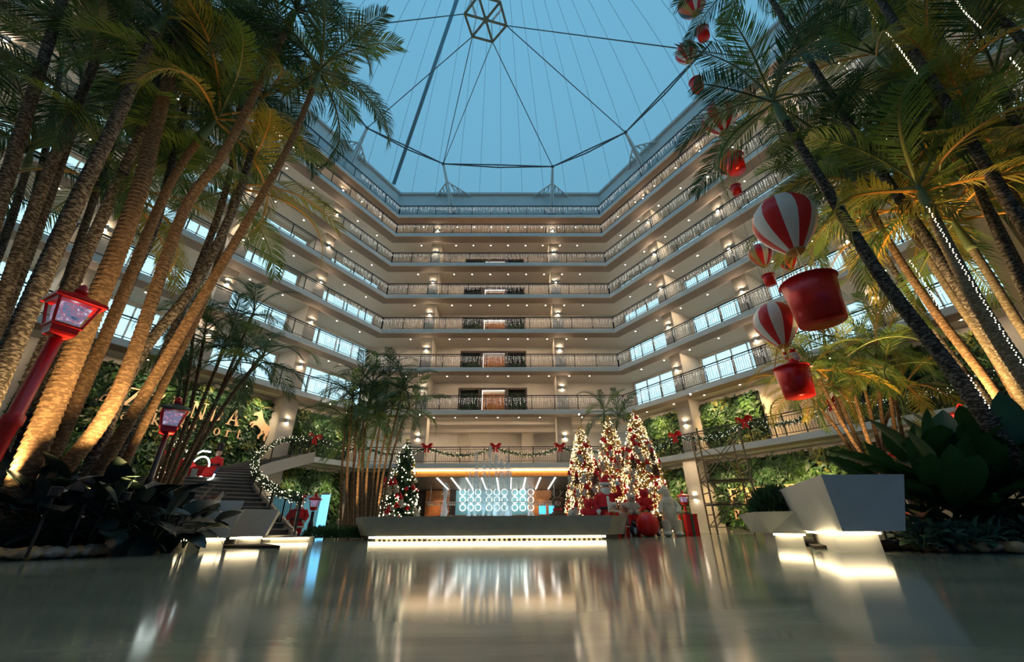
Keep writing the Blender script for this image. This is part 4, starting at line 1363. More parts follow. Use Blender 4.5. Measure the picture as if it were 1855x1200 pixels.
# ------------------------------------------------------------------ garlands and bows
def garland(path, label, name='garland', rad_=.16, bulbs=5, group=None, cool=False):
    """path in world space; leafy rope with bulbs"""
    o0 = path[0].copy()
    r_ = random.Random(len(label) + len(path))
    root = thing(name, label, 'garland', o0, 0, group)
    P_ = [p - o0 for p in along(path, .10)]
    lf, bb = MB(), MB()
    for p in P_:
        for k in range(14):
            d = Vector((r_.gauss(0, 1), r_.gauss(0, 1), r_.gauss(0, 1))).normalized()
            c = p + d * rad_ * r_.uniform(.3, .8)
            s_ = d.cross(Vector((r_.gauss(0, 1), r_.gauss(0, 1), r_.gauss(0, 1)))).normalized()
            l = r_.uniform(.06, .12)
            lf.face([c - d * l * .6, c + s_ * .022, c + d * l, c - s_ * .022])
        for k in range(bulbs if r_.random() < .9 else 0):
            d = Vector((r_.gauss(0, 1), r_.gauss(0, 1), r_.gauss(0, 1))).normalized()
            if r_.random() < .5:
                bb.octa(p + d * rad_ * r_.uniform(.8, 1.15), r_.uniform(.012, .021))
    lf.tube(P_, .035, 5)
    stuff(lf.build('sprigs', M_pine, root)); stuff(bb.build('bulbs', M_bulbC if cool else M_bulbG, root))
    return root
M_bulbG = mat('garland_bulb', (1, .9, .65), .4, emit=2.6, ecol=(1.0, .88, .58), sample=False)
def bow(p, sd, label, s=.75):
    A, e, n, L = SIDES[sd]
    r = thing('red_bow', label, 'bow', p, math.atan2(e.y, e.x))
    for sx in (-1, 1):
        m = MB()
        pts = [(0, 0, 0), (sx * .28 * s, -.10 * s, .26 * s), (sx * .52 * s, -.05 * s, .22 * s), (sx * .50 * s, 0, -.06 * s), (sx * .25 * s, .05 * s, -.10 * s), (0, 0, 0)]
        pv = smooth([Vector(q) for q in pts], 4)
        for a, b in zip(pv, pv[1:]):
            w = Vector((0, .10 * s, 0))
            m.hexa([a - w, b - w, b + w, a + w, a - w + Vector((0, 0, .012)), b - w + Vector((0, 0, .012)), b + w + Vector((0, 0, .012)), a + w + Vector((0, 0, .012))])
        m.prism([(0, 0), (sx * .28 * s, -.10 * s), (sx * .50 * s, .22 * s), (sx * .28 * s, .26 * s)], -.02, .02, Matrix(((1, 0, 0, 0), (0, 0, 1, 0), (0, 1, 0, 0), (0, 0, 0, 1))))
        m.build('loop', M_redf, r)
        m = MB(); m.prism([(0, 0), (sx * .10 * s, .02 * s), (sx * .26 * s, -.55 * s), (sx * .10 * s, -.48 * s), (sx * .06 * s, -.55 * s)], -.015, .015, Matrix(((1, 0, 0, 0), (0, 0, 1, -.05 * s), (0, 1, 0, 0), (0, 0, 0, 1)))); m.build('tail', M_redf, r)
    m = MB(); m.ball((0, -.05 * s, .02 * s), .10 * s, 8); m.build('knot', M_redf, r, True)
    return r
def swag(sd, ta, tb, label, sag=.50, cool=False):
    z = ZL[1] + 1.0
    n = 20
    garland([pt(sd, ta + (tb - ta) * k / n, -.03, z - sag * 4 * (k / n) * (1 - k / n)) for k in range(n + 1)], label, cool=cool)
tb = [hit('back', u, v, 0)[0] for u, v in ((774, 815), (898, 815), (1014, 815))]
names = ('above the dark christmas tree', 'above the fountain jets', 'beside the golden trees')
for k, t in enumerate(tb):
    bow(pt('back', t, -.16, ZL[1] + 1.05), 'back', 'red ribbon bow on the mezzanine rail of the middle facade, ' + names[k])
swag('back', .1, tb[0], 'lit garland on the mezzanine rail of the middle facade behind the bamboo palms', .4)
swag('back', tb[0], tb[1], 'lit garland swag between the dark tree bow and the fountain bow')
swag('back', tb[1], tb[2], 'lit garland swag between the fountain bow and the golden trees bow')
swag('back', tb[2], BW - .1, 'lit garland on the mezzanine rail behind the golden trees', .35)
tr_ = [hit('right', u, v, 0)[0] for u, v in ((1226, 790), (1350, 757), (1505, 717))]
names = ('nearest the golden trees', 'above the scaffold', 'behind the right palms')
for k, t in enumerate(tr_):
    bow(pt('right', t, -.16, ZL[1] + 1.05), 'right', 'red ribbon bow on the right wing mezzanine rail, ' + names[k])
for k, (a, b, lb) in enumerate(((.1, tr_[0], 'from the corner to the first bow'), (tr_[0], tr_[1], 'between the golden tree bow and the scaffold bow'), (tr_[1], tr_[2], 'from the scaffold bow towards the palms'), (tr_[2], 17.5, 'behind the right palms'))):
    swag('right', a, b, 'lit garland on the right wing rail, ' + lb, .45, True)
tl_ = hit('left', 570, 787, 0)[0]
bow(pt('left', tl_, -.16, ZL[1] + 1.05), 'left', 'red ribbon bow at the stair head on the left mezzanine rail')
swag('left', min(tl_, 4.3), .2, 'lit garland on the left wing mezzanine rail, stair head to corner', .35)
garland([p + Vector((0, 0, 0)) for p in rp], 'thick lit garland winding along the curved stair handrail', rad_=.18, bulbs=6)

M_hous0 = mat('black_lamp_housing', (.02, .02, .02), .5)
# ------------------------------------------------------------------ lettering
M_letter = mat('copper_gold_letter', (.72, .44, .25), .45)
def arc(cx, cy, rx, ry, a0, a1, w0, w1, n=14):
    """crescent outline: list of quads"""
    q = []
    for k in range(n):
        out = []
        for a in (a0 + (a1 - a0) * k / n, a0 + (a1 - a0) * (k + 1) / n):
            c, s_ = math.cos(rad(a)), math.sin(rad(a))
            w = w0 + (w1 - w0) * abs(c)
            out.append(((cx + (rx) * c, cy + (ry) * s_), (cx + (rx - w) * c, cy + (ry - w) * s_)))
        q.append([out[0][1], out[0][0], out[1][0], out[1][1]])
    return q
def ln(x0, y0, x1, y1, w):
    d = Vector((x1 - x0, y1 - y0)); d.normalize()
    n_ = Vector((-d.y, d.x)) * w / 2
    return [(x0 - n_.x, y0 - n_.y), (x1 - n_.x, y1 - n_.y), (x1 + n_.x, y1 + n_.y), (x0 + n_.x, y0 + n_.y)]
def sf(x, y, w=.30): return ln(x - w / 2, y, x + w / 2, y, .05)
GL = {
 'F': [ln(.18, 0, .18, 1, .16), sf(.18, .025, .36), sf(.16, .975, .32), ln(.18, .965, .66, .965, .07), ln(.64, 1.0, .64, .78, .05), ln(.18, .52, .5, .52, .06), ln(.49, .62, .49, .42, .05)],
 'E': [ln(.18, 0, .18, 1, .16), sf(.16, .025, .32), sf(.16, .975, .32), ln(.18, .965, .66, .965, .07), ln(.64, 1.0, .64, .80, .05), ln(.18, .52, .5, .52, .06), ln(.49, .62, .49, .42, .05), ln(.18, .035, .68, .035, .07), ln(.67, 0, .67, .22, .05)],
 'A': [ln(.12, 0, .40, 1, .07), ln(.40, 1, .70, 0, .16), ln(.2, .32, .58, .32, .06), sf(.12, .025, .28), sf(.70, .025, .32)],
 'Z': [ln(.06, .965, .66, .965, .07), ln(.59, .95, .11, .05, .15), ln(.06, .035, .70, .035, .07), ln(.07, 1, .07, .78, .05), ln(.69, 0, .69, .22, .05)],
 'N': [ln(.14, 0, .14, 1, .06), ln(.14, 1, .74, 0, .16), ln(.74, 0, .74, 1, .06), sf(.14, .025), sf(.08, .975, .2), sf(.74, .975)],
 'D': [ln(.18, 0, .18, 1, .16), sf(.14, .025, .26), sf(.14, .975, .26)] + arc(.24, .5, .52, .5, -90, 90, .06, .17) + [ln(.15, .97, .26, .97, .06), ln(.15, .03, .26, .03, .06)],
 'P': [ln(.18, 0, .18, 1, .15), sf(.18, .025, .36), sf(.14, .975, .26)] + arc(.28, .73, .36, .27, -90, 90, .05, .14) + [ln(.15, .975, .3, .975, .05), ln(.15, .485, .3, .485, .05)],
 'R': [ln(.18, 0, .18, 1, .15), sf(.18, .025, .34), sf(.14, .975, .26)] + arc(.28, .73, .36, .27, -90, 90, .05, .14) + [ln(.15, .975, .3, .975, .05), ln(.15, .485, .3, .485, .05), ln(.34, .49, .66, .02, .14), sf(.70, .025, .16)],
 'o': arc(.30, .32, .28, .34, 0, 360, .05, .12, 20),
 'a': arc(.27, .22, .24, .23, 0, 360, .05, .10, 16) + [ln(.47, 0, .47, .5, .12), sf(.52, .025, .18)] + arc(.27, .46, .25, .18, 20, 170, .06, .10),
 'r': [ln(.2, 0, .2, .62, .12), sf(.2, .025, .32), sf(.14, .60, .16)] + arc(.38, .42, .2, .2, 40, 150, .07, .09),
 'k': [ln(.16, 0, .16, 1, .12), sf(.16, .025, .28), sf(.11, .975, .18), ln(.2, .28, .5, .6, .06), ln(.28, .34, .55, .02, .12), sf(.56, .025, .2), sf(.5, .61, .2)],
 'e': arc(.30, .32, .28, .34, 0, 320, .05, .12, 18) + [ln(.06, .34, .55, .34, .05)],
 's': arc(.26, .47, .2, .18, 20, 270, .06, .10) + arc(.26, .17, .22, .18, -160, 90, .06, .10),
 't': [ln(.22, .06, .22, .82, .11), ln(.06, .62, .42, .62, .05)] + arc(.36, .14, .16, .15, 180, 320, .06, .09),
}
def sign(text, sd, t_start, z, d, h, pitch, label, extra=None):
    A, e, n, L = SIDES[sd]
    xd = -e if sd == 'left' else e
    o0 = pt(sd, t_start, d, z)
    r = thing('wall_sign', label, 'sign', o0, 0)
    M0 = Matrix((( xd.x, 0, -n.x, 0), (xd.y, 0, -n.y, 0), (0, 1, 0, 0), (0, 0, 0, 1)))
    x = 0
    for ch in text:
        if ch != ' ':
            m = MB()
            for poly in GL[ch]:
                m.prism([(x + px * h, py * h) for px, py in poly], 0, .07, M0)
            m.build('letter', M_letter, r)
        x += pitch * (.75 if ch == ' ' else 1)
    if extra:
        extra(r, M0)
    return r
HORSE = [(.10, .80), (.06, .74), (.10, .70), (.20, .73), (.26, .69), (.27, .60), (.24, .52), (.14, .50), (.04, .44), (.02, .34), (.07, .33), (.09, .40), (.18, .43), (.12, .36), (.10, .26), (.15, .26), (.18, .34), (.28, .37), (.40, .29), (.50, .21), (.50, .10), (.42, .0), (.44, -.12), (.50, -.12), (.50, -.02), (.60, .08), (.62, .15), (.70, .06), (.66, -.06), (.70, -.16), (.76, -.16), (.74, -.04), (.80, .10), (.80, .23), (.90, .21), (1.0, .06), (1.07, .09), (1.0, .25), (.88, .35), (.78, .40), (.62, .50), (.50, .62), (.44, .74), (.40, .84), (.36, .90), (.33, .99), (.28, .90), (.18, .86)]
def horse_part(s, ox, oy):
    def f(r, M0):
        m = MB(); m.prism([(ox + x * s, oy + y * s) for x, y in HORSE], 0, .06, M0); m.build('horse_emblem', M_letter, r)
        m = MB(); m.tube([M0 @ Vector((ox + (.72 + .62 * math.cos(rad(a))) * s, oy + (.62 + .52 * math.sin(rad(a))) * s, .03)) for a in range(125, -75, -10)], [.012 + .03 * (1 - abs(k - 10) / 10) for k in range(20)], 6); m.build('tail_arc', M_letter, r)
    return f
tA, zA = hit('left', 413, 768, 2.05)
sign('FAZZENDA', 'left', tA + 7 * .90 + .15, zA - .05, 2.05, .84, .90, 'golden serif lettering and rearing horse emblem on the left planted wall', horse_part(1.5, 7 * .90 + 1.22, -.30))
tO, zO = hit('left', 384, 786, 2.05)
sign('Park Resort', 'left', tO + 8 * .58 - .25 * .58, zO - .05, 2.05, .56, .58, 'smaller golden lettering spelling park resort below, left planted wall')
tF, zF = hit('right', 1325, 914, 2.72)
sign('FAZZENDA', 'right', tF, zF, 2.72, .80, .80, 'pale golden serif lettering low on the right planted wall behind the scaffold')
tP, zP = hit('right', 1333, 941, 2.72)
sign('Park Resort', 'right', tP, zP, 2.72, .50, .66, 'smaller lettering spelling park resort low on the right planted wall')
def spot(loc, target, e, col, size, label=None, soft=.06):
    ld = bpy.data.lights.new('spot_lamp', 'SPOT'); ld.energy = e; ld.color = col; ld.spot_size = rad(size); ld.spot_blend = .7; ld.shadow_soft_size = soft
    o = bpy.data.objects.new('spot_lamp', ld); COL.objects.link(o); o.location = loc
    o.rotation_euler = (Vector(target) - Vector(loc)).to_track_quat('-Z', 'Y').to_euler()
    return o
# bare spot lamps that wash the planted walls
for sd, ts, z, tz in (('left', (6.5, 9.0, 11.5), 7.4, 5.6), ('left', (1.5,), 7.4, 5.6), ('right', (1.0, 5.5, 7.5), 7.4, 5.6), ('right', (1.0, 4.8, 7.2, 9.6), 3.9, 1.8), ('left', (0.5, 3.0), 3.9, 1.6)):
    for t in ts:
        z = 3.62 if z < 5 else z
        spot(pt(sd, t, .9 if z > 5 else 1.25, z), pt(sd, t, 2.4, tz), (330 if sd == 'left' else 430 if z > 5 else 480), (1, .70, .34) if sd == 'right' else (1, .82, .55), 95)

# ------------------------------------------------------------------ arch niche on the right mezzanine, shops on the right
t0, t1 = 8.25, 11.6
m = MB(); sbox(m, 'right', t0, t1, 2.24, 2.36, ZL[1] + .01, 7.35); o = m.build('arch_panel', mat('cream_panel', (.70, .56, .40), .7)); tag(o, 'cream wall panel behind the metal arch, right wing mezzanine', 'wall panel')
A_ = pt('right', 9.3, 2.0, ZL[1]); e_ = SIDES['right'][1]
r = thing('metal_arch', 'slim green metal arch standing before the cream panel', 'arch', A_)
m = MB(); m.tube([e_ * (.75 * math.cos(rad(a))) + Vector((0, 0, 1.55 + .75 * math.sin(rad(a)))) for a in range(0, 181, 12)], .035, 6); m.build('hoop', M_lroof, r)
for sx in (-1, 1):
    m = MB(); m.tube([e_ * .75 * sx, e_ * .75 * sx + Vector((0, 0, 1.55))], .035, 6); m.build('leg', M_lroof, r)
for k, u in enumerate((1745, 1698)):
    t, z = hit('right', u, 790 + (25 if k else 0), 2.0)
    m = MB(); sbox(m, 'right', t - .04, t + .04, 2.0, 2.05, z - .6, z + .2); tag(m.build('shop_light', M_ledw), 'short white light bar on the shop front right of the palms, %s' % ('upper', 'lower')[k], 'light bar')
m = MB(); sbox(m, 'right', 13.6, 24, 2.4, 3.0, 0, ZL[1] - .3); o = m.build('shop_front', mat('shop_front_taupe', (.34, .29, .21), .6)); struct(o)

# ------------------------------------------------------------------ cyan kiosk behind the stair
q = P(530, 940, 21.0)
r = thing('glass_kiosk', 'cyan lit glass kiosk with a bright blue pillar below the stair', 'kiosk', (q.x, 21.0, 0))
w = 2.6
m = MB(); m.box((0, .4, .85), (w, .06, 1.7)); m.build('back_panel', mat('kiosk_cyan', (.10, .28, .32), .4, emit=.30, ecol=(.25, .62, .70), noise=.5, nscale=7), r)
m = MB(); m.box((0, -.2, .85), (w, .02, 1.7)); m.build('glass_front', M_glass, r)
for x in (-w / 2, -.1, w / 2):
    m = MB(); m.box((x, -.2, .86), (.06, .06, 1.72)); m.build('frame_post', M_frame, r)
m = MB(); m.box((0, .1, 1.74), (w + .1, .75, .06)); m.build('roof', M_frame, r)
q2 = P(583, 940, 19.6)
m = MB(); m.box((0, 0, .85), (.34, .16, 1.7)); o = m.build('light_pillar', mat('blue_pillar', (.15, .5, .9), .4, emit=1.5, ecol=(.16, .58, 1.0)), None, False, (q2.x, 19.6, 0)); tag(o, 'bright blue lit advertising pillar beside the bamboo palms', 'pillar')
m = MB(); m.box((0, 0, .03), (.5, .3, .06)); m.build('base', M_frame, o)
m = MB(); m.box((0, 0, 1.74), (.38, .2, .08)); m.build('cap', M_frame, o)

# ------------------------------------------------------------------ display on the stair landing
zl = 2.05
q = P(388, 850, 18.6)
r = thing('nutcracker', 'red nutcracker soldier with black hat under the golden lettering', 'nutcracker', (q.x, 18.6, zl))
m = MB(); m.lathe([(.20, 0), (.20, .25), (.17, .27)], 12); m.build('pedestal', M_string, r)
blob('tunic', [('e', (0, 0, .95), (.20, .15, .30)), ('t', [(-.2, 0, 1.12), (-.30, -.04, .80)], [.07, .06]), ('t', [(.2, 0, 1.12), (.30, -.04, .80)], [.07, .06])], M_redf, r, .02)
for sx in (-1, 1):
    m = MB(); m.tube([(sx * .09, 0, .27), (sx * .09, 0, .75)], [.075, .085], 8); m.build('leg', mat('blue_cloth', (.04, .10, .22), .7), r, True)
blob('head', [('e', (0, 0, 1.36), (.12, .12, .14)), ('e', (0, -.12, 1.35), (.02, .025, .02))], M_skin, r, .014)
m = MB(); m.lathe([(.12, 1.44), (.14, 1.75), (.12, 1.78)], 12); m.ball((0, 0, 1.50), .135, 10, 0, (1, 1, .3)); m.build('hat', M_black, r, True)
m = MB(); m.ball((0, -.09, 1.26), .07, 8, 0, (1, .6, 1)); m.build('beard', M_fur, r, True)
m = MB(); m.lathe([(.205, .80), (.21, .84), (.205, .88)], 14, 0, (0, 0, 0), Matrix.Diagonal((1, .8, 1))); m.build('belt', M_black, r)
tq = P(335, 790, 19.4)
xt = xmas_tree(335, 783, 19.4, .85, 9, 'toy covered christmas tree on the stair landing behind the palms', 420, M_pine, 40, 14, .3, M_bulb)
for ch in xt.children:
    pass
q = P(352, 860, 17.6)
r = thing('neon_sleigh', 'white neon outlined sleigh on the stair landing', 'sleigh', (q.x, 17.6, zl), -.2)
M_neon = mat('white_neon', (1, 1, 1), .4, emit=5, ecol=(.85, 1, .95))
m = MB(); m.tube([Vector((-.75, 0, .06)), Vector((.7, 0, .06)), Vector((.95, 0, .16)), Vector((1.0, 0, .32))], .03, 8); m.build('runner', M_neon, r)
m = MB(); m.tube([Vector((.15 + .45 * math.cos(rad(a)), 0, .62 + .42 * math.sin(rad(a)))) for a in range(-80, 150, 15)], .03, 8); m.build('curl', M_neon, r)
m = MB(); m.tube([Vector((-.25, 0, 1.15)), Vector((.05, 0, 1.28)), Vector((.45, 0, 1.22))], .03, 8); m.build('rail', M_neon, r)
m = MB(); m.prism([(-.7, .25), (.6, .25), (.75, .6), (.3, .65), (-.1, .55), (-.6, .95), (-.8, .9)], -.25, .25, Matrix(((1, 0, 0, 0), (0, 0, 1, 0), (0, 1, 0, 0), (0, 0, 0, 1)))); m.build('body', M_redf, r)
for x in (-.4, .4):
    m = MB(); m.tube([(x, 0, .06), (x, 0, .27)], .025, 6); m.build('strut', M_neon, r)
present(312, 17.4, .5, .5, M_fur, M_redf, 'white present with red ribbon beside the neon sleigh', zl)
present(298, 17.8, .4, .62, M_fur, M_redf, 'taller white present with red ribbon behind the palm trunks', zl)

# ------------------------------------------------------------------ scaffold
M_scaf = mat('dull_scaffold_steel', (.26, .20, .12), .6, .2, noise=.2, nscale=4)
q = P(1336, 974, 18.6)
r = thing('scaffold', 'tall narrow scaffold tower with platforms before the lettering on the right', 'scaffold', (q.x, 18.6, 0), -.18)
w, dp, H_ = 1.75, 1.15, 4.3
for x in (-w / 2, w / 2):
    for y in (-dp / 2, dp / 2):
        m = MB(); m.tube([(x, y, .12), (x, y, H_)], .04, 8); lg = m.build('leg', M_scaf, r)
        m = MB(); m.ball((x, y, .06), .06, 8, 0, (.5, 1, 1)); m.build('caster', M_black, lg)
    for z in [.35 + .42 * k for k in range(10)]:
        m = MB(); m.tube([(x, -dp / 2, z), (x, dp / 2, z)], .024, 6); m.build('rung', M_scaf, r)
for y in (-dp / 2, dp / 2):
    for z in (.3, 1.25, 2.15, 3.1):
        m = MB(); m.tube([(-w / 2, y, z), (w / 2, y, z)], .018, 6); m.build('ledger', M_scaf, r)
    for z in (.3, 2.15):
        for s_ in (-1, 1):
            m = MB(); m.tube([(-s_ * w / 2, y, z), (s_ * w / 2, y, z + 1.85)], .022, 6); m.build('cross_brace', M_scaf, r)
for z in (1.15, 2.1):
    for k in range(3):
        m = MB(); m.box((0, -dp / 3 + k * dp / 3, z), (w, dp / 3 - .02, .045)); m.build('plank', M_dark, r)

# ------------------------------------------------------------------ hot air balloons
M_rstripe = mat('red_satin', (.66, .012, .018), .35)
M_wstripe = mat('white_satin', (.78, .74, .72), .4)
M_goldc = mat('gold_satin', (.46, .30, .08), .4)
M_greenc = mat('dark_green_satin', (.02, .05, .03), .45)
M_foil = mat('red_metal_foil', (.62, .012, .012), .28, .25, bump=.3, bscale=9)
M_oran = mat('orange_satin', (.75, .14, .02), .35)
BAL = {}
def balloon(ue, ve, Y, wpx, ub, vb, wb, kind, label, rz=0.0, crew=False):
    c = P(ue, ve, Y)
    depth = (CAM_R.transposed() @ (c - Vector((0, 0, CAM_H)))).z * -1
    R = wpx / 2 * depth / FPX * .90
    bpos = P(ub, vb, Y)
    rb = wb / 2 * depth / FPX * .92
    r = thing('hot_air_balloon', label, 'balloon decoration', (c.x, Y, c.z), rz)
    n = 24
    prof = [(.06, .98), (.35, .93), (.66, .74), (.90, .42), (1.0, .05), (.96, -.25), (.80, -.62), (.55, -1.0), (.30, -1.32), (.24, -1.40)]
    pal = {'stripe': [0, 0, 1, 1], 'patch': [0, 2, 3, 4]}[kind]
    m = MB(); m.lathe([(R * a, R * b) for a, b in reversed(prof)], n, 0, (0, 0, 0), None, pal if kind == 'stripe' else [0, 0, 2, 2, 0, 0, 3, 3, 4, 4, 2, 2, 0, 0, 1, 1])
    m.build('envelope', [M_rstripe, M_wstripe, M_goldc, M_greenc, M_oran], r, True)
    zb = bpos.z - c.z
    hb = rb * 1.9
    m = MB(); m.lathe([(rb * .82, zb - hb / 2), (rb * .9, zb), (rb, zb + hb / 2), (rb * .9, zb + hb / 2), (rb * .8, zb - hb * .4)], 20); m.build('basket', M_foil, r, True)
    m = MB(); m.lathe([(rb * 1.0, zb + hb / 2 - .02), (rb * 1.06, zb + hb / 2), (rb * 1.0, zb + hb / 2 + .02)], 20); m.build('rim', M_redf, r, True)
    for k in range(4):
        a = PI / 4 + k * PI / 2
        m = MB(); m.tube([(R * .27 * math.cos(a), R * .27 * math.sin(a), -R * 1.36), (rb * .95 * math.cos(a), rb * .95 * math.sin(a), zb + hb / 2)], .012, 5); m.build('rope', M_gold, r)
    m = MB(); m.lathe([(R * .25, -R * 1.42), (R * .30, -R * 1.36), (R * .25, -R * 1.30)], 14); m.build('collar', M_goldc, r, True)
    m = MB(); m.tube([(0, 0, R * .98), (0, 0, 29.5 - c.z)], .006, 4); m.build('hanging_wire', M_cable, r)
    return r, Vector((c.x, Y, bpos.z + hb * .5)), rb
balloon(1420, 400, 8.0, 112, 1505, 547, 86, 'stripe', 'largest red and white striped balloon with a broad red basket, behind palm fronds', .2)
bB, posB, rbB = balloon(1405, 582, 10.0, 80, 1440, 693, 58, 'stripe', 'red and white striped balloon carrying a santa in its red basket', .1)
balloon(1378, 460, 13.0, 44, 1400, 508, 22, 'patch', 'small red, gold and green balloon hanging left of the largest striped balloon', .5)
balloon(1303, 213, 10.5, 66, 1335, 298, 34, 'stripe', 'striped balloon high up behind fronds, above the small patchwork balloon', .3)
balloon(1317, 293, 12.5, 50, 1320, 345, 19, 'patch', 'small patchwork balloon with a tiny red basket below the high striped balloon', .9)
balloon(1243, 95, 12.0, 42, 1263, 155, 24, 'stripe', 'striped balloon near the top of the hall beside the open sky of the dome', .2)
balloon(1253, 6, 12.0, 54, 1280, 62, 24, 'patch', 'topmost patchwork balloon cut by the upper picture edge', .4)
balloon(1425, 468, 12.0, 40, 1449, 520, 22, 'patch', 'small patchwork balloon hidden behind the fronds beside the largest basket', 1.4)
rs = thing('santa_doll', 'little santa doll leaning out of the striped balloon basket', 'santa doll', (posB.x + .04, posB.y - rbB * .3, posB.z - .25))
k_ = rbB * 1.1
blob('body', [('e', (0, 0, .2), (.34 * k_, .3 * k_, .30)), ('t', [(.3 * k_, 0, .30), (.62 * k_, -.3 * k_, .22)], [.10 * k_, .08 * k_])], M_redf, rs, .015)
m = MB(); m.ball((.08 * k_, -.05, .52), .20 * k_, 10); m.build('head', M_skin, rs, True)
m = MB(); m.ball((.08 * k_, -.12 * k_ - .05, .46), .20 * k_, 10, 0, (1, .6, 1)); m.ball((.66 * k_, -.33 * k_, .22), .11 * k_, 8); m.build('beard', M_fur, rs, True)
m = MB(); m.tube([(.08 * k_, -.03, .56), (.1 * k_, 0, .72), (.28 * k_, 0, .74)], [.20 * k_, .13 * k_, .04 * k_], 10); m.build('hat', M_redf, rs, True)
m = MB(); m.lathe([(.21 * k_, .55), (.24 * k_, .58), (.21 * k_, .61)], 12, 0, (.08 * k_, -.03, 0)); m.build('hat_trim', M_fur, rs, True)
cn = thing('candy_cane', 'white and red candy cane stick in the santa balloon basket', 'candy cane', (posB.x - rbB * .45, posB.y - rbB * .5, posB.z - .2))
m = MB()
m.lathe([(.035, .07 * k) for k in range(9)], 8, 0)
m.m = [((i // 8) % 2) for i in range(len(m.f))]
m.build('stick', [M_fur, M_redf], cn)

# spotlights added under the first gallery to warm the hall floor and figures
for k, (sd, t, tgt, e) in enumerate((('back', 3.6, (-5.5, 17, .5), 500), ('back', 14.6, (5.5, 17.0, .8), 900), ('right', 5.5, (6.0, 16.0, .8), 600), ('right', 11.5, (6.0, 8.5, .5), 550), ('left', 3.2, (-7.2, 11.0, .4), 1300))):
    p_ = pt(sd, t, -.12, ZL[2] - .34)
    r = thing('added_spotlight', 'small added spotlight under the first gallery edge, %s, %s' % (SN[sd], ('nearest left corner', 'nearest right corner', 'near the scaffold', 'near the palms', 'near the stair')[k]), 'spotlight', p_)
    dv_ = (Vector(tgt) - p_).normalized()
    m = MB(); m.tube([-dv_ * .10, dv_ * .10], [.05, .06], 10); m.build('housing', M_hous0, r)
    m = MB(); m.tube([dv_ * .10, dv_ * .112], .05, 10); m.build('lens', M_sconce, r)
    m = MB(); m.tube([(0, 0, 0), SIDES[sd][2] * .14 + Vector((0, 0, .06))], .015, 6); m.build('bracket', M_hous0, r)
    spot(p_ + dv_ * .14, tgt, e, (1, .74, .44), 62, soft=.05)

# ------------------------------------------------------------------ palms
def trunk_mat(name, c1, c2, rs=26):
    m = bpy.data.materials.new(name)
    m.use_nodes = True
    nt = m.node_tree
    b = nt.nodes['Principled BSDF']
    b.inputs['Roughness'].default_value = .85
    tc = nt.nodes.new('ShaderNodeTexCoord')
    n = nt.nodes.new('ShaderNodeTexNoise'); n.inputs['Scale'].default_value = 9; n.inputs['Detail'].default_value = 6
    r = nt.nodes.new('ShaderNodeValToRGB')
    r.color_ramp.elements[0].position, r.color_ramp.elements[0].color = .46, (*c1, 1)
    r.color_ramp.elements[1].position, r.color_ramp.elements[1].color = .62, (*c2, 1)
    mp = nt.nodes.new('ShaderNodeMapping'); mp.inputs['Scale'].default_value = (1.5, 1.5, 3.6)
    nt.links.new(tc.outputs['Object'], mp.inputs[0]); nt.links.new(mp.outputs[0], n.inputs['Vector'])
    nt.links.new(n.outputs['Fac'], r.inputs[0])
    nt.links.new(r.outputs[0], b.inputs['Base Color'])
    bp = nt.nodes.new('ShaderNodeBump'); bp.inputs['Strength'].default_value = .5; bp.inputs['Distance'].default_value = .02
    nt.links.new(n.outputs['Fac'], bp.inputs['Height']); nt.links.new(bp.outputs[0], b.inputs['Normal'])
    return m
M_tr1 = trunk_mat('lichen_palm_bark', (.030, .025, .020), (.21, .20, .175))
M_tr2 = trunk_mat('tan_palm_bark', (.12, .075, .038), (.27, .18, .10))
M_tr3 = trunk_mat('pale_palm_bark', (.15, .125, .08), (.30, .28, .21))
M_shaft = mat('green_crownshaft', (.16, .24, .11), .45, noise=.2, nscale=3)
M_pl = [mat('frond_dark', (.034, .088, .036), .45, noise=.3, nscale=1.0, trans=.25),
        mat('frond_mid', (.10, .18, .036), .45, noise=.35, nscale=1.0, trans=.30),
        mat('frond_olive', (.30, .27, .04), .45, noise=.3, nscale=1.0, trans=.35)]
M_rach = [mat('rachis_dark', (.06, .09, .03), .5), mat('rachis_green', (.16, .19, .05), .5), mat('rachis_orange', (.62, .30, .05), .5)]
FR = {}
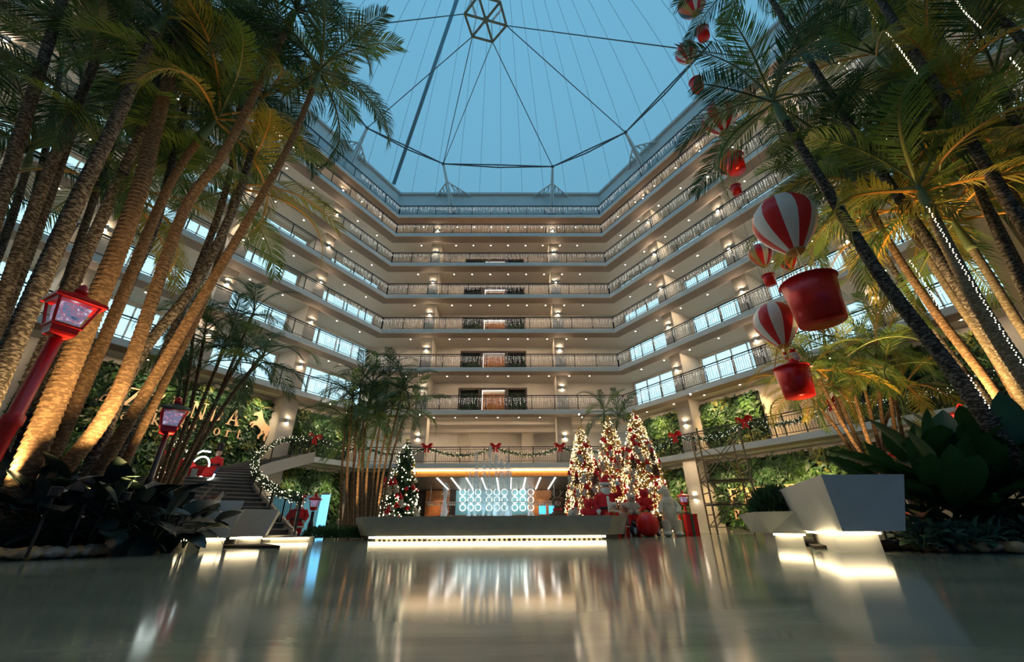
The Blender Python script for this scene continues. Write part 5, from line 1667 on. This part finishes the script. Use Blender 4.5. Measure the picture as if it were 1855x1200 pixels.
def frond_mesh(kind, col, var):
    key = (kind, col, var)
    if key in FR:
        return FR[key]
    r = random.Random(var * 13 + 7)
    L = 2.9 if kind == 'long' else 1.9
    N = 52 if kind == 'long' else 34
    droop = rad((70, 105, 50, 88)[var])
    mb = MB()
    # arching rachis in xz
    S = 24
    pts, ang = [Vector((0, 0, 0))], []
    for k in range(S):
        a = -droop * ((k + 1) / S) ** 1.6
        ang.append(a)
        pts.append(pts[-1] + Vector((math.cos(a), 0, math.sin(a))) * L / S)
    mb.tube(pts, [.030 * (1 - k / S) ** .8 * (1 if kind == 'long' else .7) + .004 for k in range(S + 1)], 5, 1)
    def at(f):
        x = f * S; i = min(S - 1, int(x))
        return pts[i].lerp(pts[i + 1], x - i), ang[i]
    ml = .74 if kind == 'long' else .46
    for k in range(N):
        f = .16 + .84 * (k + .5) / N
        p, a = at(f)
        t = Vector((math.cos(a), 0, math.sin(a))); up = Vector((-math.sin(a), 0, math.cos(a)))
        env = min(1, (f - .10) * 4.5) * (1 - max(0, f - .45) / .55 * .62)
        for sy in (-1, 1):
            l = ml * env * r.uniform(.88, 1.1)
            fw = rad(48 - 22 * f + r.uniform(-6, 6))
            vup = rad(r.uniform(8, 26))
            d0 = (t * math.sin(PI / 2 - fw) * .9 + Vector((0, sy, 0)) * math.sin(fw) * 1.25 + up * math.sin(vup) * .5).normalized()
            w = up.cross(d0).normalized() * (.0140 if kind == 'long' else .012)
            sagv = Vector((0, 0, -1))
            q0 = p
            q1 = p + d0 * l * .4
            q2 = p + d0 * l * .75 + sagv * l * .10
            q3 = p + d0 * l * .98 + sagv * l * r.uniform(.22, .42)
            i = len(mb.v)
            mb.v += [tuple(q0 - w * .5), tuple(q0 + w * .5), tuple(q1 + w), tuple(q1 - w), tuple(q2 + w * .8), tuple(q2 - w * .8), tuple(q3)]
            mb.f += [(i, i + 1, i + 2, i + 3), (i + 3, i + 2, i + 4, i + 5), (i + 5, i + 4, i + 6)]
            mb.m += [0, 0, 0]
    FR[key] = mb.mesh('frond', [M_pl[col], M_rach[col]])
    return FR[key]
def palm(name, pts, r0, nf, kind, cols, label, tm, seed, scale=1.0, shaft=.9, group=None, el=(70, -15)):
    """pts: trunk curve (world), last point is the crown"""
    rr = random.Random(seed)
    base = pts[0].copy()
    root = thing(name, label, 'palm', base, 0, group)
    P_ = smooth([p - base for p in pts], 8)
    Ltot = sum((b - a).length for a, b in zip(P_, P_[1:]))
    ds = .11 if r0 > .07 else .2
    Q = along(P_, ds)
    k_end = max(3, len(Q) - int(shaft / ds))
    tq, rs_ = [], []
    for i, p in enumerate(Q[:k_end]):
        f = i / len(Q)
        rr_ = r0 * (1.22 - .42 * f) * (1.25 if f < .03 else 1)
        tq += [p, p + (Q[min(i + 1, len(Q) - 1)] - p) * .82]
        rs_ += [rr_ * 1.07, rr_ * .95]
    m = MB(); m.tube(tq, rs_, 9 if r0 > .07 else 6); m.build('trunk', tm, root, True)
    sh = Q[k_end - 1:]
    if len(sh) > 1:
        m = MB(); m.tube(sh, [r0 * (1.15 - .75 * (i / max(1, len(sh) - 1)) ** 1.5) for i in range(len(sh))], 9); m.build('crownshaft', M_shaft, root, True)
    top = P_[-1]
    a0 = rr.uniform(0, 6.28)
    for k in range(nf):
        f = k / max(1, nf - 1)
        az = a0 + k * 2.399 + rr.uniform(-.2, .2)
        e_ = rad(el[0] + (el[1] - el[0]) * f + rr.uniform(-8, 8))
        me = frond_mesh(kind, rr.choice(cols), rr.randrange(4))
        obj('frond', me, root, top - Vector((0, 0, .05 + .3 * f * (1 if kind == 'long' else .5))), (rr.uniform(-.5, .5), -e_, az), scale * rr.uniform(.85, 1.12))
    return root
def trunk_pts(px, Y0, Y1):
    """px: sight points from low to high; ground foot is found by carrying the lowest stretch on to the floor"""
    n = len(px)
    w = [P(u, v, Y0 + (Y1 - Y0) * i / (n - 1)) for i, (u, v) in enumerate(px)]
    d = w[1] - w[0]
    foot = w[0] - d * ((w[0].z - .02) / d.z)
    foot.x = w[0].x + max(-1.2, min(1.2, foot.x - w[0].x)); foot.y = w[0].y + max(-.8, min(.8, foot.y - w[0].y)); foot.z = .02
    return [foot] + w
LP_ = [
 ([(-60, 560), (113, 0), (190, -230)], 6.2, 6.0, .125, M_tr1, 9, (0, 0, 1), 'far left palm with a grey ringed trunk leaving the picture at its upper left'),
 ([(-40, 690), (60, 383), (170, 117), (250, -90)], 6.6, 6.4, .115, M_tr1, 9, (0, 1), 'second palm from the left edge with a slim grey ringed trunk'),
 ([(-10, 700), (130, 383), (213, 213), (300, 20)], 5.7, 5.8, .14, M_tr1, 9, (0, 0, 1), 'stout dark lichen spotted palm just left of the big red lamp'),
 ([(95, 600), (190, 383), (283, 173), (340, -30)], 7.0, 6.8, .12, M_tr1, 9, (0, 1), 'dark palm rising right behind the big red lantern'),
 ([(58, 822), (240, 383), (290, 200), (365, -60)], 6.3, 6.6, .165, M_tr2, 9, (0, 1), 'thick palm with an orange lit lower trunk behind the red lamp post'),
 ([(95, 825), (195, 600), (310, 330), (398, 205)], 6.9, 7.4, .115, M_tr2, 9, (2, 2, 1), 'palm with yellow olive fronds and orange stalks between dark trunks'),
 ([(88, 884), (219, 700), (333, 383), (417, 257), (540, 10)], 6.5, 7.0, .115, M_tr2, 9, (0, 0, 1), 'palm with a ringed tan foot leaning up towards the top of the dome'),
 ([(181, 852), (320, 617), (450, 397), (527, 257), (583, 120)], 7.3, 7.6, .105, M_tr2, 11, (0, 0, 0, 1), 'palm leaning furthest right, its dark crown against the blue dome'),
 ([(165, 842), (250, 650), (363, 500), (440, 330), (478, 170)], 7.9, 8.4, .12, M_tr1, 9, (1, 2, 0), 'grey lichen palm just left of the furthest leaning palm'),
 ([(150, 700), (240, 500), (290, 380), (345, 150)], 7.6, 7.8, .11, M_tr1, 9, (1, 0), 'dark slender palm behind the yellow frond palm'),
 ([(20, 850), (120, 640), (230, 420), (300, 120)], 7.4, 7.4, .12, M_tr1, 8, (0,), 'shaded palm whose trunk passes behind the lantern roof'),
 ([(215, 860), (300, 690), (380, 520), (430, 330)], 8.6, 9.0, .09, M_tr2, 9, (1, 2), 'thin tan palm with a small green tie around its trunk'),
 ([(100, 800), (150, 640), (200, 480), (235, 330)], 8.0, 8.2, .09, M_tr2, 11, (1, 2, 2), 'shorter palm with sunny olive fronds above the lantern'),
 ([(-60, 600), (20, 400), (60, 260)], 7.6, 7.6, .10, M_tr1, 11, (0, 0, 1), 'shorter dark palm filling the left picture edge at mid height'),
 ([(60, 700), (150, 420), (215, 230), (245, 130)], 8.4, 8.4, .10, M_tr1, 11, (0, 1), 'palm with a dense dark crown between the upper left trunks'),
 ([(0, 600), (70, 330), (100, 180), (115, 100)], 8.2, 8.2, .10, M_tr1, 11, (0, 1), 'palm with a dense crown low in the upper left corner'),
 ([(200, 860), (330, 560), (420, 300), (445, 60)], 8.8, 9.0, .10, M_tr1, 11, (1, 2, 0), 'palm with green and olive crown against the dome edge'),
 ([(-90, 800), (10, 560), (80, 380), (150, 180)], 7.0, 7.0, .12, M_tr1, 9, (0,), 'palm standing at the very left picture edge behind the others'),
]
for i, (px, Y0, Y1, r0, tm, nf, cols, lb) in enumerate(LP_):
    palm('tall_palm', trunk_pts(px, Y0, Y1), r0 * .84, nf + 3, 'long', cols, lb, tm, 20 + i, 1.12, 1.1)
RP_ = [
 ([(1900, 760), (1688, 447), (1515, 187), (1398, 0), (1360, -70)], 7.6, 7.8, .115, M_tr1, 11, (0, 0, 1), 'palm leaning left towards the dome from behind, right group'),
 ([(1850, 850), (1722, 667), (1602, 510), (1528, 393), (1395, 175)], 7.0, 7.4, .135, M_tr1, 11, (0, 0, 1), 'thick lichen palm in front of the right group, its crown over the balloons'),
 ([(1960, 560), (1838, 383), (1705, 173), (1595, 0), (1560, -60)], 6.2, 6.4, .125, M_tr1, 9, (1, 2), 'dark palm crossing the upper right with lights beside it'),
 ([(1880, 560), (1778, 360), (1698, 240), (1580, 90)], 7.2, 7.4, .12, M_tr2, 9, (2, 1, 0), 'palm with a pale green shaft high in the right group'),
 ([(1852, 790), (1788, 690), (1688, 557), (1600, 420), (1545, 300)], 8.2, 8.6, .10, M_tr2, 9, (1, 0), 'brown ringed palm close behind the thick lichen palm'),
 ([(1900, 800), (1772, 603), (1708, 510), (1620, 370)], 8.6, 8.8, .095, M_tr3, 9, (1, 2), 'pale slim palm in the middle of the right group'),
 ([(1950, 730), (1855, 600), (1772, 467), (1715, 385)], 7.8, 7.9, .105, M_tr3, 9, (2, 2, 1), 'palm with a ringed golden trunk and green shaft near the dark wall'),
 ([(1970, 820), (1855, 680), (1755, 520), (1660, 330)], 6.7, 7.0, .14, M_tr3, 9, (1, 2), 'broad pale green palm trunk beside the bright light line'),
 ([(1960, 260), (1855, 77), (1775, 0), (1700, -120)], 5.8, 6.0, .12, M_tr1, 9, (0, 1), 'palm cutting the upper right picture corner'),
 ([(1890, 600), (1790, 380), (1700, 150)], 6.9, 7.0, .10, M_tr1, 8, (2,), 'palm with bright orange frond stalks in the right group'),
 ([(1830, 700), (1740, 540), (1650, 380), (1610, 270)], 8.8, 8.8, .09, M_tr2, 11, (1, 2, 0), 'shorter palm filling the gap right of the balloons'),
 ([(1800, 740), (1690, 600), (1590, 440), (1535, 330)], 9.4, 9.4, .09, M_tr1, 11, (0, 1), 'dark shorter palm draping fronds over the largest balloon'),
 ([(1930, 500), (1860, 400), (1800, 270)], 7.4, 7.4, .10, M_tr2, 11, (2, 1), 'palm with a dense golden crown near the right picture edge'),
 ([(1900, 400), (1780, 200), (1700, 60)], 8.0, 8.0, .10, M_tr1, 11, (0, 1), 'palm with a dense dark crown high in the upper right'),
 ([(1960, 480), (1870, 300), (1800, 130)], 6.6, 6.6, .11, M_tr1, 9, (1, 2, 0), 'shaded palm at the right picture edge'),
]
for i, (px, Y0, Y1, r0, tm, nf, cols, lb) in enumerate(RP_):
    palm('tall_palm', trunk_pts(px, Y0, Y1), r0 * .84, nf + 3, 'long', cols, lb, tm, 60 + i, 1.15, 1.1)
# strings of lights running up right trunks
M_string_b = mat('trunk_bulb', (1, .9, .7), .4, emit=5, ecol=(1, .86, .6), sample=False)
def light_line(px, Y, label, dense=True):
    n = len(px)
    path = [P(u, v, Y) for u, v in px]
    o0 = path[0].copy()
    r = thing('trunk_light_string', label, 'string lights', o0)
    m = MB(); m.tube([p - o0 for p in smooth(path, 4)], .006, 4); m.build('cable', M_black, r)
    b = MB()
    for k, p in enumerate(along(smooth(path, 4), .045 if dense else .16)):
        b.octa(p - o0 + Vector((.02 * math.sin(k * 2.2), -.02, 0)), .013 if dense else .011)
    stuff(b.build('bulbs', M_string_b, r))
light_line([(1862, 680), (1755, 507), (1708, 427), (1678, 375)], 6.45, 'brightest dense light string along the pale palm trunk')
light_line([(1700, 560), (1668, 505), (1645, 472)], 7.9, 'short light string on the slim palm in the middle of the right group')
light_line([(1660, 135), (1630, 92), (1605, 60)], 6.2, 'light string on the upper trunk beside orange stalks')
light_line([(1775, 52), (1745, 22), (1725, -8)], 5.7, 'light string in the upper right picture corner')
light_line([(1860, 145), (1838, 118), (1826, 105)], 5.8, 'short light string at the right picture edge, high up')
light_line([(1790, 740), (1768, 705), (1752, 680)], 6.8, 'faint light string low on the thick lichen trunk')
for k, (u, v, l) in enumerate(((1520, 100, 60), (1545, 240, 70), (1600, 240, 60), (1480, 60, 70), (1405, 20, 40), (1570, 10, 40))):
    light_line([(u + l * .45, v + l * .8), (u + l * .2, v + l * .4), (u, v)], 8.2, 'sparse twinkling light string among the upper right fronds', False) if False else light_line([(u + l * .45, v + l * .8), (u + l * .2, v + l * .4), (u, v)], 8.2, ('sparse light string left of the thick crown shaft', 'sparse light string in the middle of the upper right fronds', 'sparse light string below the orange frond stalks', 'sparse light string beside the upper leaning trunk', 'sparse light string at the dome side of the right fronds', 'sparse light string at the top edge between right trunks')[k], False)

# clusters of slim palms
def cluster(spec, Y, kind, cols, r0, scale, nf, label_fn, seed, shaft=.5, tm=None, el=(75, -20)):
    for i, s_ in enumerate(spec):
        px, dy = s_[0], s_[1]
        palm('slim_palm', trunk_pts(px, Y + dy, Y + dy), r0, nf, kind, cols, label_fn(i), tm or M_tr2, seed + i, scale, shaft, None, el)
ordw = ('first', 'second', 'third', 'fourth', 'fifth', 'sixth', 'seventh', 'eighth', 'ninth', 'tenth', 'eleventh', 'twelfth')
cluster([([(617, 955), (620, 840), (628, 752)], .3), ([(628, 958), (630, 830), (640, 715)], -.3), ([(638, 960), (642, 820), (655, 690)], .5), ([(646, 958), (650, 840), (662, 742)], -.5), ([(653, 957), (660, 800), (676, 690)], .2),
         ([(660, 955), (668, 830), (690, 752)], -.2), ([(668, 950), (684, 800), (706, 678)], .4), ([(675, 952), (690, 830), (712, 735)], .1), ([(682, 946), (700, 830), (732, 700)], -.4), ([(690, 940), (712, 820), (742, 735)], .2), ([(633, 957), (640, 860), (648, 790)], .8)],
        17.2, 'short', (0, 0, 0, 1), .045, .98, 12, lambda i: 'slim bamboo palm left of the fountain, %s from the left of its cluster' % ordw[i], 200)
cluster([([(300, 868), (345, 740), (372, 600)], -.2), ([(310, 866), (370, 720), (415, 610)], .3), ([(320, 868), (385, 740), (440, 640)], 0), ([(330, 868), (395, 720), (462, 560)], .5), ([(290, 868), (335, 720), (355, 560)], .4), ([(325, 872), (400, 745), (478, 640)], -.4), ([(280, 865), (312, 760), (330, 690)], -.3)],
        12.2, 'long', (0, 0, 1), .055, .66, 9, lambda i: 'dark palm between near trunks and golden lettering, %s of its cluster' % ordw[i], 230, .6)
cluster([([(1592, 868), (1530, 775), (1470, 660)], 0), ([(1584, 868), (1545, 780), (1505, 690)], .3), ([(1600, 868), (1560, 760), (1530, 640)], -.3), ([(1607, 865), (1580, 760), (1560, 680)], .2), ([(1573, 866), (1510, 770), (1440, 690)], .5), ([(1618, 862), (1598, 760), (1585, 620)], .1), ([(1628, 850), (1616, 740), (1600, 660)], -.2), ([(1640, 820), (1622, 720), (1605, 600)], .6), ([(1580, 866), (1525, 760), (1490, 600)], .9), ([(1612, 868), (1600, 780), (1640, 690)], .4)],
        11.4, 'short', (1, 1, 2), .05, .95, 9, lambda i: 'slim warm lit palm rising behind the blue faced planter, %s of its cluster' % ordw[i], 260)
cluster([([(1098, 930), (1096, 830), (1094, 742)], 0), ([(1106, 930), (1110, 830), (1120, 752)], .6)], 21.5, 'short', (0, 1), .06, 1.0, 9, lambda i: 'small palm peeking out behind the golden trees, %s' % ('left one', 'right one')[i], 290)

# ------------------------------------------------------------------ beds, plants, stones
def G(u, v):
    d = ray(u, v)
    k = -CAM_H / d.z
    return Vector((d.x * k, d.y * k, 0))
gl_ = [G(u, v) for u, v in ((-260, 1024), (0, 1018), (160, 1010), (300, 993))]
m = MB(); m.prism([(p.x, p.y) for p in gl_] + [(-4.6, 9.0), (-6.8, 11.8), (-17, 12.5), (-17, 5)], 0, .05)
struct(m.build('planting_bed', M_soil))
gr_ = [G(u, v) for u, v in ((1560, 992), (1700, 1001), (1855, 1004), (2150, 1008))]
m = MB(); m.prism([(p.x, p.y) for p in gr_] + [(17, 6), (17, 12.5), (7.2, 11.5), (5.0, 7.6)], 0, .05)
struct(m.build('planting_bed', M_soil))
M_stone = [mat('tan_pebble', (.52, .38, .22), .7, noise=.25, nscale=7), mat('ochre_pebble', (.58, .38, .17), .7, noise=.25, nscale=7), mat('grey_pebble', (.48, .43, .36), .7, noise=.25, nscale=7)]
stones = []
for k in range(6):
    rr = random.Random(k)
    m = MB(); m.ball((0, 0, 0), 1.0, 10)
    m.v = [tuple(Vector(v) * (1 + .22 * math.sin(v[0] * 3 + k) * math.cos(v[1] * 2.5 + k * 2))) for v in m.v]
    stones.append(m.mesh('pebble', M_stone[k % 3], True))
def stone_row(p0, p1, n, seed, label, group, depth=.35):
    rr = random.Random(seed)
    for k in range(n):
        q = p0.lerp(p1, (k + rr.random()) / n)
        s_ = rr.uniform(.04, .095)
        o = obj('pebble', rr.choice(stones), None, (q.x + rr.uniform(-.05, .05), q.y + rr.random() ** 1.5 * depth, .05 + s_ * .35), (rr.uniform(-.2, .2), rr.uniform(-.2, .2), rr.uniform(0, 6.28)), (s_ * rr.uniform(1.0, 1.6), s_, s_ * rr.uniform(.65, .9)))
        tag(o, label, 'pebble', group)
for i in range(3):
    stone_row(gl_[i], gl_[i + 1], (60, 75, 60)[i], i, 'tan pebble along the edge of the left planting bed', 'pebbles along the left bed')
for i in range(3):
    stone_row(gr_[i], gr_[i + 1], (40, 36, 30)[i], 9 + i, 'tan pebble along the edge of the right planting bed', 'pebbles along the right bed')
for k in range(46):
    q = Vector((fxl + .2 + (fxr - fxl - .4) * (k + .5) / 46, fy + .02, 0)) 
    rr = random.Random(k + 500); s_ = rr.uniform(.03, .05)
    tag(obj('pebble', rr.choice(stones), None, (q.x, q.y - rr.uniform(.05, .2), s_ * .5), (0, 0, rr.uniform(0, 6)), (s_ * 1.4, s_, s_ * .6)), 'small pebble strewn along the lit foot of the fountain', 'pebble', 'pebbles at the fountain foot')

def leaf_mesh(L, Wd, bend, m, n=7):
    mb = MB()
    rows = []
    for k in range(n + 1):
        f = k / n
        w = Wd * math.sin(PI * min(1, f * .92 + .06)) ** .75 * (1 if f < .95 else .25)
        a = bend * f * f
        c = Vector((L * f, 0, -L * a * .6))
        rows.append([c + Vector((0, -w, .16 * w)), c + Vector((0, -w * .5, .03 * w)), c + Vector((0, 0, -.04 * w)), c + Vector((0, w * .5, .03 * w)), c + Vector((0, w, .16 * w))])
    i0 = len(mb.v)
    for r_ in rows:
        mb.v += [tuple(q) for q in r_]
    for k in range(n):
        for j in range(4):
            a = i0 + k * 5 + j
            mb.f.append((a, a + 1, a + 6, a + 5)); mb.m.append(0)
    mb.tube([(-.25 * L, 0, -.02), (0, 0, 0), (L * .5, 0, -L * bend * .15 - .004)], [.010, .012, .005], 5)
    return mb.mesh('leaf', m, True)
M_big = mat('dark_broad_leaf', (.022, .040, .036), .32, noise=.3, nscale=3)
M_big2 = mat('deep_green_broad_leaf', (.018, .075, .018), .38, noise=.3, nscale=3, trans=.15)
M_gc = mat('groundcover_leaf', (.10, .18, .11), .4, noise=.4, nscale=5, trans=.1)
BL = [leaf_mesh(.50, .16, b, M_big) for b in (.3, .7, 1.1)]
BR = [leaf_mesh(.85, .20, b, M_big2) for b in (.15, .4, .7)]
GCm = leaf_mesh(.15, .05, .5, M_gc, 4)
def leafy(name, p, H, nl, meshes, label, seed, spread=.35, group=None, cat='plant', up=(75, -10), sc=1.0):
    rr = random.Random(seed)
    r = thing(name, label, cat, p, rr.uniform(0, 6), group)
    for k in range(3):
        a = rr.uniform(0, 6.28)
        m = MB(); m.tube([(0, 0, 0), (math.cos(a) * spread * .2, math.sin(a) * spread * .2, H * .5), (math.cos(a) * spread * .35, math.sin(a) * spread * .35, H * .9)], [.018, .014, .008], 5); m.build('stem', M_leafA, r)
    for k in range(nl):
        f = (k + .5) / nl
        a = k * 2.4 + rr.uniform(-.4, .4)
        z = H * (.30 + .68 * f)
        d = spread * (.30 + .4 * math.sin(PI * f))
        e_ = rad(up[1] + (up[0] - up[1]) * f ** 1.5 + rr.uniform(-18, 18))
        obj('leaf', rr.choice(meshes), r, (math.cos(a) * d, math.sin(a) * d, z), (rr.uniform(-.5, .5), -e_, a), sc * rr.uniform(.8, 1.25))
    return r
lsp = [(-60, 7.4, 1.30), (10, 7.0, 1.15), (40, 6.5, 1.0), (75, 7.2, 1.1), (110, 6.7, .88), (-30, 6.4, 1.15), (150, 7.1, .92), (170, 6.7, .75), (205, 7.3, .85), (225, 6.9, .70), (262, 7.6, .75), (285, 7.2, .62), (90, 6.4, .66), (318, 7.8, .60), (-90, 6.7, 1.25), (20, 6.3, .7), (190, 8.2, .9), (345, 8.2, .62)]
pw = ('under the red lamp', 'at the left edge', 'low in front of the lamp foot', 'beneath the orange lit trunk', 'in front of the tan ringed trunks', 'far left by the pebbles', 'in the middle of the dark bed', 'low in the middle by the pebbles', 'behind the middle of the dark bed', 'low near the planter end', 'beside the shaded planter', 'low before the shaded planter', 'low by the ochre pebbles', 'overhanging the shaded planter', 'outermost left', 'small, in the left corner', 'further back under the ringed trunks', 'nearest the staircase')
for i, (u, Y, H) in enumerate(lsp):
    q = P(u, 950, Y)
    leafy('broadleaf_plant', (q.x, Y, .05), H, 13, BL, 'dark broad leaved plant in the left bed, ' + pw[i], 300 + i, .55)
rsp = [(1690, 8.2, 1.45), (1730, 7.6, 1.55), (1775, 8.0, 1.75), (1815, 7.4, 1.6), (1850, 7.8, 1.5), (1665, 7.6, 1.1), (1900, 7.2, 1.5), (1750, 7.0, 1.1), (1800, 6.9, 1.05), (1860, 6.9, 1.0), (1700, 7.0, .9)]
pr = ('behind the planter end', 'left of the tallest', 'tallest of the bed', 'under the thick leaning trunk', 'at the right edge', 'against the planter corner', 'outermost right', 'low in the middle', 'low under the trunks', 'low at the right edge', 'low beside the planter')
for i, (u, Y, H) in enumerate(rsp):
    q = P(u, 930, Y)
    leafy('banana_plant', (q.x, Y, .05), H, 12, BR, 'deep green paddle leaved plant in the right bed, ' + pr[i], 340 + i, .5, None, 'plant', (80, 20))
rr = random.Random(77)
for i in range(34):
    u = 1655 + i * 7.2
    Y = rr.uniform(6.35, 7.0)
    q = P(u, 985, Y)
    leafy('groundcover_plant', (q.x, Y, .05), rr.uniform(.16, .34), 12, [GCm], 'low grey green groundcover plant in the front of the right bed', 400 + i, .28, 'groundcover plants of the right bed', 'plant', (60, 0), 1.0)
# bush in the low right planter, shrubs left of the fountain
def bush(name, p, R, H, n, label, seed, m_, l=.12):
    rr = random.Random(seed)
    r = thing(name, label, 'shrub', p)
    m = MB(); m.tube([(0, 0, 0), (0, 0, H * .6)], [.03, .015], 6); m.build('stem', M_brown, r)
    f = MB()
    for k in range(n):
        d = Vector((rr.gauss(0, 1), rr.gauss(0, 1), abs(rr.gauss(0, 1)))).normalized() * rr.uniform(.5, 1) ** .5
        c = Vector((d.x * R, d.y * R, H * .15 + d.z * H * .85))
        t = (d + Vector((rr.uniform(-.5, .5), rr.uniform(-.5, .5), .8))).normalized()
        s_ = t.cross(Vector((rr.gauss(0, 1), rr.gauss(0, 1), rr.gauss(0, 1)))).normalized()
        f.face([c - t * l * .5, c + s_ * l * .2, c + t * l, c - s_ * l * .2])
    stuff(f.build('foliage', m_, r))
q = P(1400, 925, 9.2)
bush('dark_bush', (q.x + .1, 9.25, .48), .50, .62, 1500, 'dark bush growing in the low planter on the right', 1, M_leafA)
for k, (u, Y) in enumerate(((590, 15.0), (612, 15.2), (634, 15.0), (655, 15.3), (572, 15.6))):
    q = P(u, 960, Y)
    bush('low_shrub', (q.x, Y, 0), .42, .42, 500, 'low dark shrub at the foot of the bamboo palms, %s from the fountain side' % ('third', 'fourth', 'second', 'first', 'outermost')[k] if k != 1 else 'low dark shrub in the middle of the row at the bamboo palms', 10 + k, M_leafA, .09)

# ------------------------------------------------------------------ uplights in the beds (real lamps)
M_hous = mat('black_lamp_housing', (.02, .02, .02), .5)
M_ul = mat('uplight_lens', (1, .8, .5), .4, emit=30, ecol=(1, .68, .30))
def uplight(p, target, e, col, size, label, hgt=.8):
    r = thing('ground_uplight', label, 'uplight', p)
    m = MB(); m.tube([(0, 0, -.02), (0, 0, hgt)], .018, 8); m.build('stake', M_hous, r)
    z0_ = hgt - .1
    m = MB(); m.lathe([(.05, z0_), (.07, z0_ + .02), (.07, z0_ + .13), (.06, z0_ + .14), (.055, z0_ + .10)], 10); m.build('housing', M_hous, r)
    m = MB(); m.lathe([(.05, z0_ + .10), (.05, z0_ + .115)], 10); m.build('lens', M_ul, r)
    o = spot(Vector(p) + Vector((0, 0, z0_ + .17)), target, e, col, size, soft=.05)
    return r
WARM = (1.0, .60, .24)
for k, (u, Y, tu, tv, e) in enumerate(((70, 5.9, 200, 250, 320), (135, 6.3, 400, 250, 460), (205, 6.9, 480, 250, 480), (-40, 6.0, 100, 100, 280), (250, 8.3, 420, 420, 420))):
    q = P(u, 960, Y); t_ = P(tu, tv, Y + .6)
    uplight((q.x, Y, .05), t_, e, WARM, 75, 'small ground uplight among the left palms, %s' % ('near the lamp post', 'near the ringed tan trunk', 'under the leaning palm', 'at the left edge', 'close to the shaded planter')[k])
for k, (u, Y, tu, tv, e) in enumerate(((1690, 8.9, 1600, 250, 900), (1770, 8.6, 1680, 200, 900), (1850, 8.4, 1760, 250, 700), (1600, 9.9, 1560, 700, 700), (1560, 10.4, 1500, 700, 500))):
    q = P(u, 960, Y); t_ = P(tu, tv, Y + .3)
    uplight((q.x, Y, .05), t_, e, WARM, 75, 'small ground uplight among the right palms, %s' % ('behind the paddle leaves', 'under the tallest leaves', 'at the right edge', 'behind the blue faced planter', 'by the slim palm cluster')[k], 1.5 if k < 3 else .3)
for k, (u, Y, tu, tv, e) in enumerate(((632, 16.0, 650, 760, 300), (668, 16.2, 690, 760, 300))):
    q = P(u, 960, Y); t_ = P(tu, tv, Y + .8)
    uplight((q.x, Y, .0), t_, e, WARM, 60, 'small ground uplight at the foot of the bamboo palms, %s' % ('left one', 'right one')[k], .3)
# dark olive wall pier behind the right palms
q = P(1800, 600, 10.5)
m = MB(); m.box((15.9, 9.9, 13), (1.6, 1.2, 26), rz=-.3); struct(m.build('column', mat('olive_pier', (.20, .17, .09), .7, noise=.1, nscale=1)))
